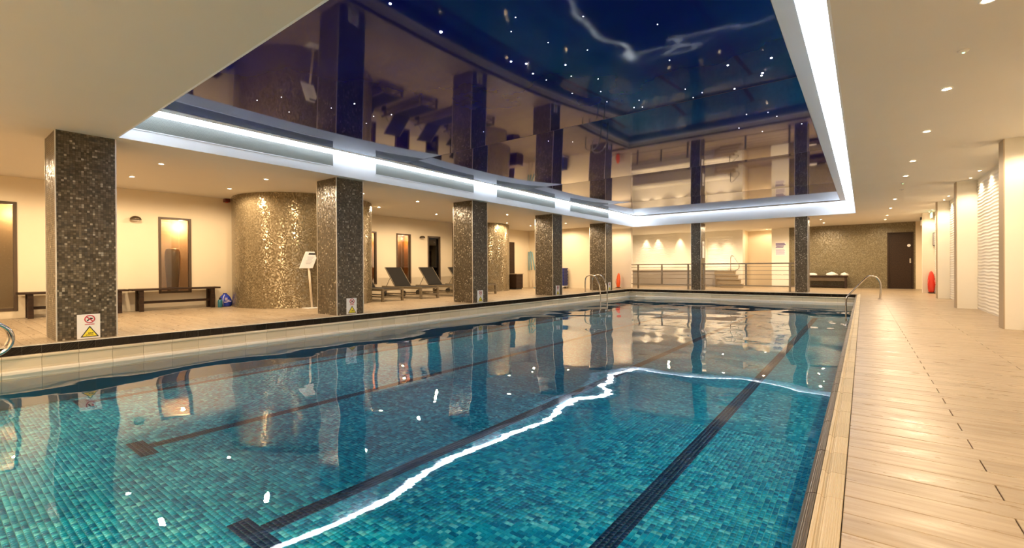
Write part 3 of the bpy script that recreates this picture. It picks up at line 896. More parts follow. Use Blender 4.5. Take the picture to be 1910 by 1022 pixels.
# ------------------------------------------------------------------ windows in the back wall
def window(i, y0, y1, z0, z1, back, depth=0.55, lit=None, left=None, energy=5.0):
    r = bpy.data.objects.new('window_%d' % i, None); COL.objects.link(r); r.location = (BW, (y0 + y1) / 2, z0); struct(r)
    fw, fd = 0.045, 0.04
    for a, b, c, d_ in ((y0, y0 + fw, z0, z1), (y1 - fw, y1, z0, z1)):
        MB().box(BW - 0.06, BW + 0.02, a, b, c, d_).build('frame_stile', M['niche_frame'], r, bevel=0.004)
    for c, d_ in ((z0, z0 + fw), (z1 - fw, z1)):
        MB().box(BW - 0.06, BW + 0.02, y0 + fw, y1 - fw, c, d_).build('frame_rail', M['niche_frame'], r, bevel=0.004)
    MB().box(BW - 0.026, BW - 0.020, y0 + fw, y1 - fw, z0 + fw, z1 - fw).build('pane', M['glass'], r)
    xb = BW - 0.14 - depth; a, b = y0 - 0.25, y1 + 0.25
    for nm, q, mt in (('room_back', (xb - 0.02, xb, a, b, z0 - 0.02, z1 + 0.1), back), ('room_side', (xb, BW - 0.14, a - 0.02, a, z0 - 0.02, z1 + 0.1), left or back), ('room_side', (xb, BW - 0.14, b, b + 0.02, z0 - 0.02, z1 + 0.1), lit or back),
                      ('room_floor', (xb, BW - 0.14, a, b, z0 - 0.04, z0 - 0.02), back), ('room_ceiling', (xb, BW - 0.14, a, b, z1 + 0.1, z1 + 0.12), M['ceiling'])):
        MB().box(*q).build(nm, mt, r)
    l = bpy.data.lights.new('window_room_lamp', 'POINT'); l.energy = energy; l.color = (1, 0.62, 0.30); l.shadow_soft_size = 0.04
    lo = bpy.data.objects.new('window_room_lamp', l); COL.objects.link(lo); lo.location = (xb + 0.18, y1 + 0.02, z1 - 0.12)
    return r
M['niche_frame'] = plain('brown_window_frame', (0.085, 0.055, 0.032), 0.4, 0.1)
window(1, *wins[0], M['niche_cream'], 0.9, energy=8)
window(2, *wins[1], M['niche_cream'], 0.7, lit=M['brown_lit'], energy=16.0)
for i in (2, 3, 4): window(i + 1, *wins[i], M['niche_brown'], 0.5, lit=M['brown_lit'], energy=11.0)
o = MB().lathe((-12.18, 3.50, 0.335 - 0.018), [(0.085, 0.0), (0.10, 0.05), (0.115, 0.25), (0.135, 0.55), (0.145, 0.78), (0.140, 0.90), (0.120, 0.97), (0.095, 0.99), (0.080, 0.98), (0.07, 0.9)], 28).build('urn', M['urn'])
tag(o, 'tall brown urn standing behind the window over the bench', 'urn')

# wall lamps
def wall_lamp(y, z, label):
    r = empty('wall_lamp', (BW, y, z), label, 'wall lamp', 'dome lamps on the back wall')
    MB().box(BW, BW + 0.02, y - 0.05, y + 0.05, z - 0.03, z + 0.03).build('back_plate', M['steel'], r, bevel=0.004)
    dome = MB().lathe((BW + 0.075, y, z - 0.02), [(0.095, 0.0), (0.092, 0.02), (0.075, 0.05), (0.045, 0.068), (0.01, 0.075)], 20)
    dome.build('dome_shade', plain('bronze_shade', (0.10, 0.075, 0.05), 0.35, 0.6) if 'bronze_shade' not in bpy.data.materials else bpy.data.materials['bronze_shade'], r)
    MB().lathe((BW + 0.075, y, z - 0.045), [(0.02, 0.0), (0.055, 0.008), (0.07, 0.022)], 16).build('diffuser', M['white_plastic'], r)
wall_lamp(2.737, 1.87, 'small dome wall lamp beside the window over the bench')
wall_lamp(10.33, 1.88, 'small dome wall lamp between the two tall windows by the loungers')
r = empty('alarm_box', (-11.66, 4.45, 2.40), 'dark red fire alarm box high on the wall by the curved mosaic', 'alarm')
MB().box(BW, -11.62, 4.36, 4.47, 2.39, 2.462).build('housing', plain('dark_red_plastic', (0.10, 0.012, 0.010), 0.4), r, bevel=0.006)
MB().lathe((-11.68, 4.41, 2.378), [(0.03, 0), (0.035, 0.012)], 14).build('sounder', M['red'], r)

# ------------------------------------------------------------------ benches
def bench(y0, y1, label, z=0.455):
    x0, x1 = -11.70, -11.36
    r = empty('bench', ((x0 + x1) / 2, (y0 + y1) / 2, 0), label, 'bench', 'dark wooden benches by the wall')
    for k in range(3):
        w_ = (x1 - x0) / 3
        MB().box(x0 + k * w_ + 0.003, x0 + (k + 1) * w_ - 0.003, y0, y1, z - 0.035, z).build('seat_slat', M['dark_wood'], r, bevel=0.004)
    for yy in (y0 + 0.11, y1 - 0.18):
        for xx in (x0 + 0.02, x1 - 0.09):
            MB().box(xx, xx + 0.07, yy, yy + 0.07, 0.0, z - 0.036).build('leg', M['dark_wood'], r, bevel=0.003)
        MB().box(x0 + 0.06, x1 - 0.06, yy + 0.02, yy + 0.05, z - 0.10, z - 0.037).build('cross_rail', M['dark_wood'], r)
    MB().box((x0 + x1) / 2 - 0.02, (x0 + x1) / 2 + 0.02, y0 + 0.12, y1 - 0.14, 0.15, 0.20).build('stretcher', M['dark_wood'], r)
bench(1.08, 2.56, 'dark wooden bench partly hidden behind the nearest mosaic column')
bench(2.61, 4.16, 'dark wooden bench under the window with the brown urn')

# bag and bottle beside the bench
r = empty('drawstring_bag', (-11.45, 4.42, 0), 'bright blue drawstring bag with white print on the floor beside the bench', 'bag')
mb = MB(); n = 20; rows = [(0.0, 0.16, 0.10), (0.03, 0.185, 0.125), (0.10, 0.19, 0.135), (0.17, 0.17, 0.12), (0.23, 0.125, 0.09), (0.265, 0.075, 0.055), (0.285, 0.045, 0.035), (0.30, 0.06, 0.05)]
for z, a, b in rows:
    for k in range(n):
        an = 2 * PI * k / n; wob = 1 + 0.06 * math.sin(5 * an + z * 20)
        mb.v.append((-11.44 + 0.8 * b * math.cos(an) * wob, 4.275 + 0.72 * a * math.sin(an) * wob, z))
for i in range(len(rows) - 1):
    for k in range(n): mb.face((i * n + k, i * n + (k + 1) % n, (i + 1) * n + (k + 1) % n, (i + 1) * n + k), sm=True)
mb.face(range(n)); mb.build('sack', M['blue_cloth'], r)
lg = MB(); 
for (yy, zz, a, b) in ((4.36, 0.175, 0.035, 0.03), (4.40, 0.145, 0.05, 0.012), (4.44, 0.12, 0.06, 0.010), (4.35, 0.105, 0.05, 0.012)):
    lg.obox((-11.331, 4.275 + (yy - 4.39) * 0.7, zz), (0.003, 0, 0), (0, a * 0.75, 0), (0, 0, b))
o = lg.build('print', M['print_lilac'], r); o['kind'] = 'stuff'
MB().tube([(-11.41, 4.25, 0.27), (-11.345, 4.20, 0.2), (-11.32, 4.18, 0.09), (-11.35, 4.20, 0.02)], 0.006, 6).build('drawstring', M['white_plastic'], r)
r = empty('water_bottle', (-11.32, 4.17, 0), 'dark teal drinks bottle standing beside the blue bag', 'bottle')
MB().lathe((-11.30, 4.12, 0), [(0.042, 0), (0.045, 0.01), (0.045, 0.14), (0.036, 0.165), (0.022, 0.175)], 16).build('body', M['teal_plastic'], r)
MB().lathe((-11.30, 4.12, 0.175), [(0.024, 0), (0.024, 0.03), (0.015, 0.038)], 14).build('cap', M['black'], r)

# ------------------------------------------------------------------ information stand
r = empty('sign_stand', (-9.40, 5.20, 0), 'white tilted information board on a slim post before the curved mosaic wall', 'sign stand')
MB().box(-9.50, -9.22, 5.02, 5.46, 0.0, 0.012).build('base_plate', M['white_plastic'], r, bevel=0.003)
MB().tube([(-9.40, 5.20, 0.012), (-9.42, 5.14, 0.90)], 0.022, 12).build('post', plain('beige_post', (0.60, 0.50, 0.36), 0.4), r)
cb = Vector((-9.40, 5.14, 1.03)); vy = Vector((0, 0.147, 0.0)); vz_ = Vector((-0.02, 0.082, 0.178)); vn = vy.cross(vz_).normalized() * 0.006
MB().obox(cb, vy, vz_, vn).build('board', M['white_plastic'], r, bevel=0.002)
vh = vn.normalized() * (0.0075 if vn.x > 0 else -0.0075)
def on_board(a, b, ha, hb, nm, mt): return MB().obox(cb + vh + vy * a + vz_ * b, vy * ha, vz_ * hb, vn * 0.15).build(nm, mt, r)
on_board(0.12, 0.74, 0.55, 0.11, 'header', M['print_black'])
tl = MB()
for k, b in enumerate((0.36, 0.22, 0.02, -0.14, -0.30, -0.46)): tl.obox(cb + vh + vz_ * b + vy * (0.05), vy * (0.5 - 0.08 * (k % 3)), vz_ * 0.022, vn * 0.15)
o = tl.build('text_lines', M['print_grey'], r); o['kind'] = 'stuff'

# ------------------------------------------------------------------ loungers
def lounger():
    r = empty('sun_lounger', (0, 0, 0), 'x', 'sun lounger', 'sun loungers on the deck')
    hw = 0.31; L = 1.72; z = 0.30           # local: foot at x=0, head towards -x
    for s_ in (-1, 1):
        MB().box(-L, 0, s_ * hw - 0.025, s_ * hw + 0.025, z - 0.03, z + 0.03).build('side_rail', M['lounger_frame'], r, bevel=0.005)
        MB().box(-0.06, 0, s_ * hw - 0.028, s_ * hw + 0.028, 0, z - 0.031).build('leg', M['lounger_frame'], r, bevel=0.004)
        MB().box(-L + 0.12, -L + 0.18, s_ * hw - 0.025, s_ * hw + 0.025, 0.10, z - 0.031).build('leg', M['lounger_frame'], r, bevel=0.004)
        wmb_ = MB(); pts = [(-L + 0.15, s_ * (hw + 0.03), 0.085), (-L + 0.15, s_ * (hw + 0.075), 0.085)]
        wmb_.tube(pts, 0.085, 20).build('wheel', M['black'], r)
        MB().tube([(-L + 0.15, s_ * (hw - 0.26), 0.085), (-L + 0.15, s_ * (hw + 0.03), 0.085)], 0.012, 8).build('axle', M['lounger_frame'], r)
        MB().box(-L + 0.19, -0.065, s_ * hw - 0.012, s_ * hw + 0.012, 0.105, 0.135).build('lower_rail', M['lounger_frame'], r)
    for xx in (-0.05, -0.62, -1.16):
        MB().box(xx, xx + 0.045, -hw + 0.026, hw - 0.026, z - 0.02, z + 0.02).build('cross_bar', M['lounger_frame'], r)
    MB().box(-0.05, -0.015, -hw + 0.03, hw - 0.03, 0.10, 0.14).build('foot_stretcher', M['lounger_frame'], r)
    MB().box(-1.16, -0.02, -hw + 0.03, hw - 0.03, z + 0.021, z + 0.031).build('seat_sling', M['sling'], r)
    a = Vector((-1.17, 0, z + 0.035)); b = Vector((-1.62, 0, 0.875)); d_ = (b - a) / 2
    nn = d_.cross(Vector((0, 1, 0))).normalized()
    MB().obox((a + b) / 2, d_, (0, hw - 0.03, 0), nn * 0.009).build('backrest', M['sling'], r)
    for s_ in (-1, 1):
        MB().tube([a + Vector((0, s_ * (hw - 0.02), 0)), b + Vector((0, s_ * (hw - 0.02), 0))], 0.014, 8).build('back_rail', M['lounger_frame'], r)
        MB().tube([(-1.40, s_ * (hw - 0.05), 0.60), (-1.60, s_ * (hw - 0.05), z + 0.02)], 0.008, 6).build('back_prop', M['lounger_frame'], r)
    return r
lg0 = lounger()
lgl = ['black sling lounger closest to the column with the information stand', 'black sling lounger in front of the first tall narrow window past the second column', 'black sling lounger under the wall lamp, third in the row', 'black sling lounger half hidden behind the third mosaic column']
for i, y in enumerate((7.5, 8.76, 10.05, 11.35)):
    o = lg0 if i == 0 else copy_tree(lg0)
    o.location = (-9.60, y, 0); o['label'] = lgl[i]

# ------------------------------------------------------------------ far left corner
r = empty('storage_cabinet', (-11.2, 14.6, 0), 'low dark brown cabinet behind the narrower curved wall', 'cabinet')
MB().box(-11.70, -10.82, 14.40, 14.83, 0.05, 0.60).build('body', M['dark_wood'], r, bevel=0.006)
MB().box(-11.72, -10.80, 14.38, 14.85, 0.60, 0.625).build('top', plain('pale_cabinet_top', (0.35, 0.27, 0.18), 0.4), r)
MB().box(-11.67, -10.85, 14.43, 14.80, 0.0, 0.05).build('plinth', M['black'], r)
MB().box(-11.68, -11.27, 14.385, 14.40, 0.08, 0.58).build('door', M['dark_wood'], r, bevel=0.003)
MB().box(-11.25, -10.84, 14.385, 14.40, 0.08, 0.58).build('door', M['dark_wood'], r, bevel=0.003)
r = empty('door_panel', (-11.73, 15.0, 0), 'narrow dark wood panel standing against the wall above the cabinet', 'panel')
MB().box(BW + 0.008, BW + 0.05, 14.95, 15.45, 0.0, 1.93).build('leaf', M['dark_wood'], r, bevel=0.004)
for i, (a, b, lb) in enumerate((((-11.70, 16.50, 1.55), (-11.66, 16.44, 0.02), 'pale blue pole standing straightest in the wall corner'), ((-11.62, 16.50, 1.58), (-11.44, 16.40, 0.02), 'pale blue pole leaning in the middle of the corner group'), ((-11.54, 16.50, 1.54), (-11.14, 16.36, 0.02), 'pale blue pole leaning widest in the wall corner'))):
    r = empty('leaning_pole', b, lb, 'pole', 'poles leaning in the corner')
    A, B = Vector(a), Vector(b)
    mid = A.lerp(B, 0.52)
    MB().tube([mid, A], 0.026, 10).build('foam_sleeve', M['pole_blue'], r)
    MB().tube([B, mid], 0.012, 8).build('shaft', plain('pale_shaft_%d' % i, (0.62, 0.52, 0.38), 0.5), r)
o = MB().box(-10.95, -10.25, 15.75, 16.2, 0.0, 0.035).build('float_mat', M['pole_blue'], None, bevel=0.01)
tag(o, 'pale blue foam float mat lying on the deck by the corner', 'mat')
# stacked step platforms
for k in range(6):
    z0 = 0.11 + k * 0.122
    r = empty('step_platform', (-9.9, 16.3, z0), 'blue plastic step platform, %s of the stack beside the fourth column' % ['lowest', 'second from the bottom', 'third from the bottom', 'fourth from the bottom', 'next to the top', 'topmost'][k], 'step platform', 'stacked blue step platforms')
    MB().box(-10.22, -9.68, 16.10, 16.45, z0 + 0.075, z0 + 0.118).build('deck', M['blue'], r, bevel=0.012)
    for a in (-10.20, -9.80):
        MB().box(a, a + 0.10, 16.12, 16.43, z0, z0 + 0.076).build('foot', M['blue'], r, bevel=0.008)
    MB().box(-9.98, -9.86, 16.096, 16.10, z0 + 0.085, z0 + 0.108).build('badge', M['print_lilac'], r)
r = empty('trolley', (-9.95, 16.28, 0), 'small white wheeled trolley under the blue step platforms', 'trolley')
MB().box(-10.22, -9.68, 16.11, 16.44, 0.075, 0.109).build('tray', M['white_plastic'], r, bevel=0.006)
for xx in (-10.15, -9.75):
    for yy in (16.15, 16.40): MB().tube([(xx - 0.015, yy, 0.037), (xx + 0.015, yy, 0.037)], 0.037, 12).build('wheel', M['print_grey'], r)

# ------------------------------------------------------------------ rescue buoys
def buoy(x, y, h, rx, label, grp='rescue buoys leaning on walls', lean=0.06):
    r = empty('rescue_buoy', (x, y, 0), label, 'rescue buoy', grp)
    prof = [(0.55, 0.0), (0.8, 0.06), (0.95, 0.2), (1.0, 0.4), (0.95, 0.6), (0.8, 0.78), (0.5, 0.93), (0.15, 0.995)]
    mb = MB(); n = 16
    for f, z in prof:
        for k in range(n):
            an = 2 * PI * k / n
            mb.v.append((x + rx * f * math.cos(an), y + lean * z + rx * 0.62 * f * math.sin(an), 0.02 + z * h))
    for i in range(len(prof) - 1):
        for k in range(n): mb.face((i * n + k, i * n + (k + 1) % n, (i + 1) * n + (k + 1) % n, (i + 1) * n + k), sm=True)
    mb.face(range(n)); mb.face([(len(prof) - 1) * n + k for k in range(n)])
    mb.build('float', M['red'] if x > 0 else M['orange'], r)
    for s_ in (-1, 1):
        MB().tube([(x + s_ * rx * 0.75, y - rx * 0.52, h * 0.25), (x + s_ * rx * 0.98, y - rx * 0.62, h * 0.42), (x + s_ * rx * 0.75, y - rx * 0.45, h * 0.62)], 0.008, 6).build('grip', M['red'], r)
    MB().box(x - rx * 0.9, x + rx * 0.9, y - 0.10, y + 0.08, 0.0, 0.03).build('strap_coil', M['black'], r, bevel=0.01)
buoy(-8.05, 17.72, 0.60, 0.085, 'orange rescue buoy standing by the wall beside the railing end')
buoy(1.655, 18.86, 0.66, 0.085, 'red rescue buoy leaning in the corner past the relief wall fins')

# ------------------------------------------------------------------ pool ladders
def tube_path(pts, r, nm, par): return MB().tube(pts, r, 12).build(nm, M['steel'], par)
def smooth(pts, n=8):
    P_ = [Vector(p) for p in pts]; out = []
    for i in range(len(P_) - 1):
        p0 = P_[max(i - 1, 0)]; p1 = P_[i]; p2 = P_[i + 1]; p3 = P_[min(i + 2, len(P_) - 1)]
        for k in range(n):
            q = k / n
            out.append(0.5 * ((2 * p1) + (-p0 + p2) * q + (2 * p0 - 5 * p1 + 4 * p2 - p3) * q * q + (-p0 + 3 * p1 - 3 * p2 + p3) * q ** 3))
    out.append(P_[-1]); return out
def ladder(name, label, rails, cat='pool ladder', r=0.021):
    e = empty(name, rails[0][0], label, cat)
    for pts in rails:
        tube_path(smooth(pts), r, 'handrail', e)
        f = pts[0]
        MB().lathe((f[0], f[1], 0), [(0.045, 0), (0.045, 0.006), (0.03, 0.012)], 16).build('floor_flange', M['steel'], e)
    return e
def rr(y): return [(0.335, y, 0.0), (0.352, y, 0.15), (0.354, y, 0.32), (0.335, y, 0.45), (0.27, y, 0.55), (0.17, y, 0.588), (0.08, y, 0.55), (-0.10, y, 0.335), (-0.27, y, 0.12), (-0.335, y, 0.03), (-0.356, y, -0.08), (-0.357, y, -0.30), (-0.357, y, -0.6)]
e = ladder('pool_ladder', 'polished steel pool handrail arching over the open deck coping', [rr(14.84)])
def lr(y, d=0.0): return [(-7.72, y, 0.0), (-7.725, y, 0.2), (-7.715, y, 0.42), (-7.66, y, 0.53), (-7.54, y, 0.58), (-7.42, y, 0.58), (-7.30, y, 0.50), (-7.20, y, 0.28), (-7.15, y, 0.02), (-7.14, y, -0.2), (-7.14, y, -0.6)]
e = ladder('pool_ladder', 'pair of steel ladder rails at the column side near the far corner', [lr(14.28), lr(14.80)])
for z in (-0.36, -0.52): MB().box(-7.17, -7.11, 14.28, 14.80, z, z + 0.025).build('tread', M['steel'], e)
def nr(y): return [(-7.85, y, 0.0), (-7.85, y, 0.2), (-7.80, y, 0.36)] + [(-7.52 + 0.2, y, 0.50)] + [(-7.18, y, 0.38), (-7.12, y, 0.10), (-7.14, y, -0.15), (-7.14, y, -0.6)]
NRL = [[(-7.62, y, 0.0), (-7.64, y, 0.14), (-7.58, y, 0.27), (-7.46, y, 0.31), (-7.34, y, 0.26), (-7.27, y, 0.13), (-7.25, y, -0.05), (-7.25, y, -0.6)] for y in (0.06, 0.57)]
def near_rail(xo):
    c = (0.42, 0.12); out = [(xo, 0.10, 0.26)]
    for a in np.linspace(PI / 2 * 0.9, -PI / 2, 14): out.append((xo + 0.0, c[0] + 0.20 * math.cos(a), c[1] + 0.165 * math.sin(a)))
    return out
e = empty('pool_ladder', (-7.4, 0.3, 0), 'curved polished steel grab rail cut off beside the nearest column', 'pool ladder')
for xo in (-7.50, -7.22):
    pts = [(xo, 0.05, 0.0), (xo, 0.04, 0.12), (xo, 0.10, 0.24), (xo, 0.22, 0.28), (xo, 0.40, 0.28)] + [(xo, 0.47 + 0.17 * math.sin(a), 0.105 + 0.172 * math.cos(a)) for a in np.linspace(0.35, PI - 0.1, 9)] + [(xo + 0.02, 0.30, -0.09), (xo + 0.02, 0.16, -0.20), (xo + 0.02, 0.10, -0.5)]
    tube_path(smooth(pts, 4), 0.02, 'handrail', e)

# ------------------------------------------------------------------ far end: railings
def railing(x0, x1, posts, label, y=17.70):
    r = empty('railing', ((x0 + x1) / 2, y, 0), label, 'railing', 'bronze railings at the far end')
    MB().box(x0, x1, y - 0.025, y + 0.025, 0.935, 0.975).build('top_rail', M['rail_steel'], r, bevel=0.005)
    MB().box(x0, x1, y - 0.02, y + 0.02, 0.165, 0.20).build('bottom_rail', M['rail_steel'], r, bevel=0.004)
    for px in posts:
        MB().box(px - 0.03, px + 0.03, y - 0.022, y + 0.022, 0.201, 0.934).build('post', M['rail_steel'], r, bevel=0.004)
    for px in (posts[0], posts[-1]): MB().box(px - 0.03, px + 0.03, y - 0.022, y + 0.022, 0.0, 0.164).build('foot', M['rail_steel'], r)
    for z in (0.845, 0.71, 0.565, 0.415):
        MB().tube([(x0, y, z), (x1, y, z)], 0.008, 8).build('rail_bar', M['rail_steel'], r)
railing(-7.46, -5.10, (-7.18, -6.22, -5.22), 'bronze railing in front of the grey spa wall')
railing(-4.735, -1.79, (-4.66, -3.25, -1.93), 'bronze railing in front of the stone steps')

# ------------------------------------------------------------------ far end: walls
def relief(name, a0, a1, z0, z1, fn_pos, mat, pitch=0.058, amp=0.009, nu=80, seed=0, par=None):
    """wall skin carved in flowing horizontal waves"""
    nz = int((z1 - z0) / pitch * 8)
    U = np.linspace(a0, a1, nu); Z = np.linspace(z0, z1, nz)
    UU, ZZ = np.meshgrid(U, Z, indexing='ij')
    ph = 2 * PI * (ZZ / pitch) + 0.6 * np.sin(UU * 2 * PI / 0.7 + 0.6 * np.sin(ZZ * 7)) + seed
    D = amp * (0.5 + 0.5 * np.sin(ph)) ** 1.4
    V = [fn_pos(u, z, dd) for u, z, dd in zip(UU.ravel(), ZZ.ravel(), D.ravel())]
    F = []
    for i in range(nu - 1):
        for j in range(nz - 1):
            q = i * nz + j; F.append((q, q + nz, q + nz + 1, q + 1))
    me = bpy.data.meshes.new(name); me.from_pydata(V, [], F); me.materials.append(mat)
    me.polygons.foreach_set('use_smooth', [True] * len(F))
    return link(name, me, par)
FY = 22.15
wf = grid_slab([-9.6, -5.72, -4.6, -4.2, -3.08, -2.45], [0, 0.60, 2.21, S], [(-5.72, -4.6, 0.60, 2.21), (-4.2, -3.08, 0, S - 0.001)], FY, FY + 0.5, 'y').build('wall_far', M['wall_white']); struct(wf)
o = relief('relief_panel', -9.1, -7.15, 0.80, S, lambda u, z, d_: (u, FY - 0.004 - d_, z), M['relief'], seed=1, par=wf)
o = relief('relief_panel', -5.72, -4.6, 0.60, 2.21, lambda u, z, d_: (u, FY + 0.12 - d_, z), M['relief'], seed=2, par=wf, nu=50)
o = MB().box(-4.2, -3.08, 23.4, 23.5, 0, S).build('wall_alcove', M['wall']); struct(o)
o = MB().box(-4.34, -4.2, FY + 0.5, 23.4, 0, S).build('wall_alcove', M['wall']); struct(o)
o = MB().box(-3.08, -2.94, FY + 0.5, 23.4, 0, S).build('wall_alcove', M['wall']); struct(o)
downlight(-3.35, 22.7, 'warm ceiling downlight in the deep alcove beside the poster', 'downlights over the spa area', 'downlight_alcove', 24)
# mosaic wall with the door
mw = grid_slab([-2.45, 0.725, 1.475, 1.53], [0, 2.10, S], [(0.725, 1.475, 0, 2.10)], FW, FW + 0.2, 'y').build('wall_mosaic', M['mosaic_far']); struct(mw)
o = MB().box(1.53, RW, FW - 0.02, FW + 0.2, 0, S).build('wall_end', M['wall']); struct(o)
dr = bpy.data.objects.new('door_1', None); COL.objects.link(dr); dr.location = (1.1, FW, 0); struct(dr)
for a, b in ((0.725, 0.775), (1.425, 1.475)): MB().box(a, b, FW - 0.015, FW + 0.1, 0, 2.10).build('jamb', M['dark_wood'], dr)
MB().box(0.775, 1.425, FW - 0.015, FW + 0.1, 2.05, 2.10).build('head', M['dark_wood'], dr)
MB().box(0.778, 1.422, FW + 0.01, FW + 0.05, 0.005, 2.048).build('leaf', M['dark_wood'], dr)
MB().tube([(1.345, FW + 0.012, 1.60), (1.345, FW - 0.006, 1.60)], 0.05, 18).build('door_plate', M['white_plastic'], dr)
MB().box(1.36, 1.40, FW - 0.012, FW + 0.01, 0.95, 1.12).build('push_plate', M['steel'], dr)
# wall pieces right of the door
o = MB().box(1.46, RW + 0.02, 19.0, 19.12, 0, S).build('wall_pier', M['lilac_wall']); struct(o)
r = empty('wall_speaker', (1.72, 18.95, 1.6), 'slim black speaker high on the pier behind the red buoy', 'speaker')
MB().box(1.70, 1.745, 18.93, 18.998, 1.45, 1.85).build('case', M['black'], r, bevel=0.006)
MB().box(1.706, 1.739, 18.925, 18.931, 1.47, 1.83).build('grille', M['print_grey'], r)
r = empty('exit_sign', (1.60, 18.6, 2.3), 'small lit green exit sign hanging below the ceiling', 'exit sign')
MB().box(1.60, 1.625, 18.2, 18.55, 2.26, 2.41).build('light_box', M['exit_green'], r, bevel=0.004)
MB().box(1.5965, 1.60, 18.30, 18.36, 2.29, 2.38).build('pictogram', M['exit_white'], r)
MB().box(1.596, 1.60, 18.40, 18.50, 2.33, 2.345).build('arrow', M['exit_white'], r)
for yy in (18.26, 18.49): MB().tube([(1.612, yy, 2.41), (1.612, yy, S)], 0.005, 6).build('hanger', M['steel'], r)
r = empty('emergency_light', (1.60, 20.6, 2.2), 'white emergency light box hanging from a black ceiling bracket', 'emergency light')
MB().box(1.545, 1.60, 20.4, 20.7, 2.20, 2.38).build('housing', M['white_plastic'], r, bevel=0.006)
MB().box(1.53, 1.66, 20.45, 20.65, 2.38, S).build('bracket', M['black'], r)
# spa: raised pool with ledge, steps and handrail
spa = empty('spa_pool', (-6.6, 21.5, 0), 'raised spa pool with grey front and pale ledge behind the railing', 'spa pool')
MB().box(-9.5, -4.62, 21.0, FY - 0.02, 0.0, 0.70).build('front_panel', M['spa_grey'], spa, bevel=0.006)
MB().box(-9.5, -4.55, 20.94, FY - 0.02, 0.701, 0.80).build('ledge', M['wall_white'], spa, bevel=0.012)
MB().box(-4.98, -4.60, 20.985, 21.0, 0.0, 0.70).build('end_panel', M['wall_white'], spa)
stp = empty('steps', (-4.1, 20.5, 0), 'flight of four tan stone steps up to the spa pool', 'steps')
for k, (xr, z1) in enumerate(((-3.82, 0.165), (-3.95, 0.335), (-4.10, 0.505), (-4.24, 0.675))):
    MB().box(xr - 0.76, xr, 19.95 + 0.22 * k, 20.25 + 0.22 * k + 0.03, z1 - 0.165, z1 - 0.028).build('riser', M['step_tan'], stp)
    MB().box(xr - 0.78, xr + 0.02, 19.93 + 0.22 * k, 20.28 + 0.22 * k, z1 - 0.027, z1).build('tread', M['step_tan'], stp, bevel=0.006)
    if k: MB().box(xr - 0.74, xr - 0.02, 20.0 + 0.22 * k, 20.25 + 0.22 * k, 0.0, z1 - 0.17).build('support', M['step_tan'], stp)
e = empty('spa_handrail', (-4.28, 20.7, 0.7), 'slim steel handrail looping over the top of the stone steps', 'handrail')
tube_path(smooth([(-4.36, 20.6, 0.675), (-4.36, 20.6, 1.0), (-4.36, 20.6, 1.22), (-4.32, 20.58, 1.31), (-4.24, 20.54, 1.27), (-4.08, 20.42, 1.05), (-4.0, 20.38, 0.94), (-4.02, 20.42, 0.78), (-4.14, 20.52, 0.72), (-4.26, 20.6, 0.69)]), 0.014, 'rail', e)
# poster and notices
r = empty('poster', (-2.76, FY, 1.6), 'white poster with purple print on the wall beside the alcove', 'poster')
MB().box(-2.95, -2.55, FY - 0.006, FY, 1.30, 1.90).build('sheet', M['white_plastic'], r)
tb = MB()
for k, (a, b) in enumerate(((0.0, 0.33), (0.0, 0.36), (0.02, 0.30), (0.0, 0.28))): tb.box(-2.93 + a, -2.93 + b, FY - 0.008, FY - 0.0055, 1.80 - k * 0.055, 1.838 - k * 0.055)
o = tb.build('heading_lines', M['print_purple'], r); o['kind'] = 'stuff'
tb = MB()
for k in range(6): tb.box(-2.92, -2.62 + 0.03 * (k % 2), FY - 0.008, FY - 0.0055, 1.55 - k * 0.038, 1.572 - k * 0.038)
o = tb.build('text_lines', M['print_lilac'], r); o['kind'] = 'stuff'
r = empty('notice_board', (-4.74, 17.9, 1.5), 'narrow pale notice on the side of the slim column', 'notice')
MB().box(-4.739, -4.73, 17.78, 18.05, 1.18, 1.80).build('board', M['white_plastic'], r)
MB().box(-4.7315, -4.7285, 17.82, 18.01, 1.62, 1.72).build('heading', M['print_grey'], r)
# bench with towels at the mosaic wall
r = empty('bench', (-1.1, 22.0, 0), 'dark upholstered bench with towels against the mosaic wall', 'bench')
bx0, bx1, by0, by1 = -2.05, -0.47, 21.75, 22.25
MB().box(bx0, bx1, by0, by1, 0.43, 0.485).build('seat', M['dark_wood'], r, bevel=0.008)
MB().box(bx0 + 0.05, bx1 - 0.05, by0 + 0.04, by1 - 0.04, 0.28, 0.429).build('apron', plain('brown_bench_apron', (0.09, 0.06, 0.03), 0.5), r)
for xx in (bx0 + 0.03, bx1 - 0.10):
    for yy in (by0 + 0.02, by1 - 0.09): MB().box(xx, xx + 0.07, yy, yy + 0.07, 0, 0.429).build('leg', M['dark_wood'], r)
MB().box(bx0 + 0.1, bx1 - 0.1, by0 + 0.1, by1 - 0.1, 0.05, 0.09).build('low_shelf', M['dark_wood'], r)
def towel(x, y, a, b, h, label, seed):
    rg = np.random.default_rng(seed); mb = MB(); n = 22; rows = [(0.9, 0.0), (1.0, 0.2), (0.95, 0.5), (0.75, 0.78), (0.4, 0.95), (0.08, 1.0)]
    ph = rg.random(4) * 6
    for f, z in rows:
        for k in range(n):
            an = 2 * PI * k / n; wv = 1 + 0.10 * math.sin(3 * an + ph[0] + 3 * z) + 0.06 * math.sin(7 * an + ph[1])
            mb.v.append((x + a * f * wv * math.cos(an), y + b * f * wv * math.sin(an), 0.486 + h * z * (1 + 0.15 * math.sin(2 * an + ph[2]))))
    for i in range(len(rows) - 1):
        for k in range(n): mb.face((i * n + k, i * n + (k + 1) % n, (i + 1) * n + (k + 1) % n, (i + 1) * n + k), sm=True)
    mb.face(range(n)); mb.face([(len(rows) - 1) * n + k for k in range(n)])
    o = mb.build('towel', M['towel']); tag(o, label, 'towel', 'white towels on the far bench')
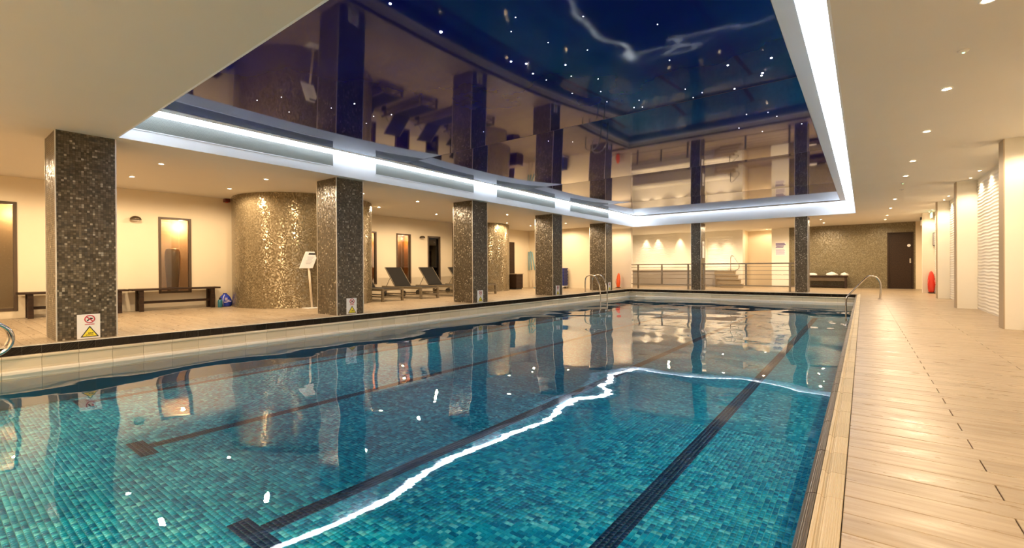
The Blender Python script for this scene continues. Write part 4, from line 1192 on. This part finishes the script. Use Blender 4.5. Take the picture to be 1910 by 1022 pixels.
towel(-1.64, 21.98, 0.20, 0.15, 0.09, 'crumpled white towel on the bench, beside the slim column', 1)
towel(-0.98, 21.98, 0.19, 0.15, 0.13, 'tallest crumpled white towel, in the middle of the bench', 2)
towel(-0.58, 21.98, 0.13, 0.14, 0.11, 'crumpled white towel at the free end of the bench', 3)

# ------------------------------------------------------------------ right wall: fins and relief alcoves
fins = [(1.45, 5.0), (1.45, 8.61), (1.445, 12.38), (1.50, 15.87)]
for i, (fx, fy) in enumerate(fins):
    lb = ['plain cream wall fin out of view by the camera', 'plain cream wall fin, nearest to the camera in view', 'plain cream wall fin in the middle of the open deck wall', 'plain cream wall fin beside the red rescue buoy'][i]
    r = empty('wall_fin', ((fx + RW) / 2, fy, 0), lb, 'wall fin', 'fins along the relief wall', kind='thing')
    MB().box(fx + 0.012, RW, fy, fy + 0.26, 0, S).build('fin', M['wall_white'], r)
    MB().box(fx, fx + 0.012, fy, fy + 0.26, 0, S).build('shaded_end_face', M['shaded_fin_edge'], r)  # end face of the fin, its shade painted on
wr = bpy.data.objects['wall_right']
for i, (a, b) in enumerate(((5.27, 8.60), (8.88, 12.37), (12.65, 15.86), (16.14, 18.98))):
    relief('relief_panel', a, b, 0.0, S, lambda u, z, d_: (RW - 0.004 - d_, u, z), M['relief'], seed=3 + i, par=wr, nu=110 if i == 1 else 70)
    for j, q in enumerate((0.90, 0.66, 0.07)):
        downlight(1.60, a + (b - a) * q, ('small downlight grazing relief wall, %s in alcove before the %s' % (['far one', 'middle one', 'near one'][j], ['', 'middle fin', 'fin by the red buoy', 'red buoy pier'][i])) if i else None, 'downlights grazing the relief wall', 'scallop', SCALLOP_W, 125, 0.8, size=0.6)
for x in (-8.55, -7.95, -6.9, -5.4, -4.85):
    downlight(x, FY - 0.15, None, 'downlights grazing the spa wall', 'scallop_spa', SCALLOP_W * 2.2, 62, 1.0, size=0.6)

# ceiling detectors
def detector(x, y, label, led=False):
    r = empty('ceiling_detector', (x, y, S), label, 'detector', 'detectors in the open deck ceiling')
    MB().lathe((x, y, S), [(0.035, 0.0), (0.033, -0.008), (0.02, -0.016), (0.008, -0.018)], 18).build('housing', M['white_plastic'], r)
    MB().lathe((x, y, S - 0.018), [(0.008, 0.0), (0.006, -0.004), (0.002, -0.006)], 10).build('indicator', M['green_led'] if led else M['print_grey'], r)
detector(0.613, 4.89, 'small round ceiling detector with a green indicator over the open deck', True)
detector(0.626, 11.86, 'small round ceiling detector, nearer of two past the fourth downlight', True)
detector(0.66, 12.83, 'small round ceiling detector, farther of two past the fourth downlight')
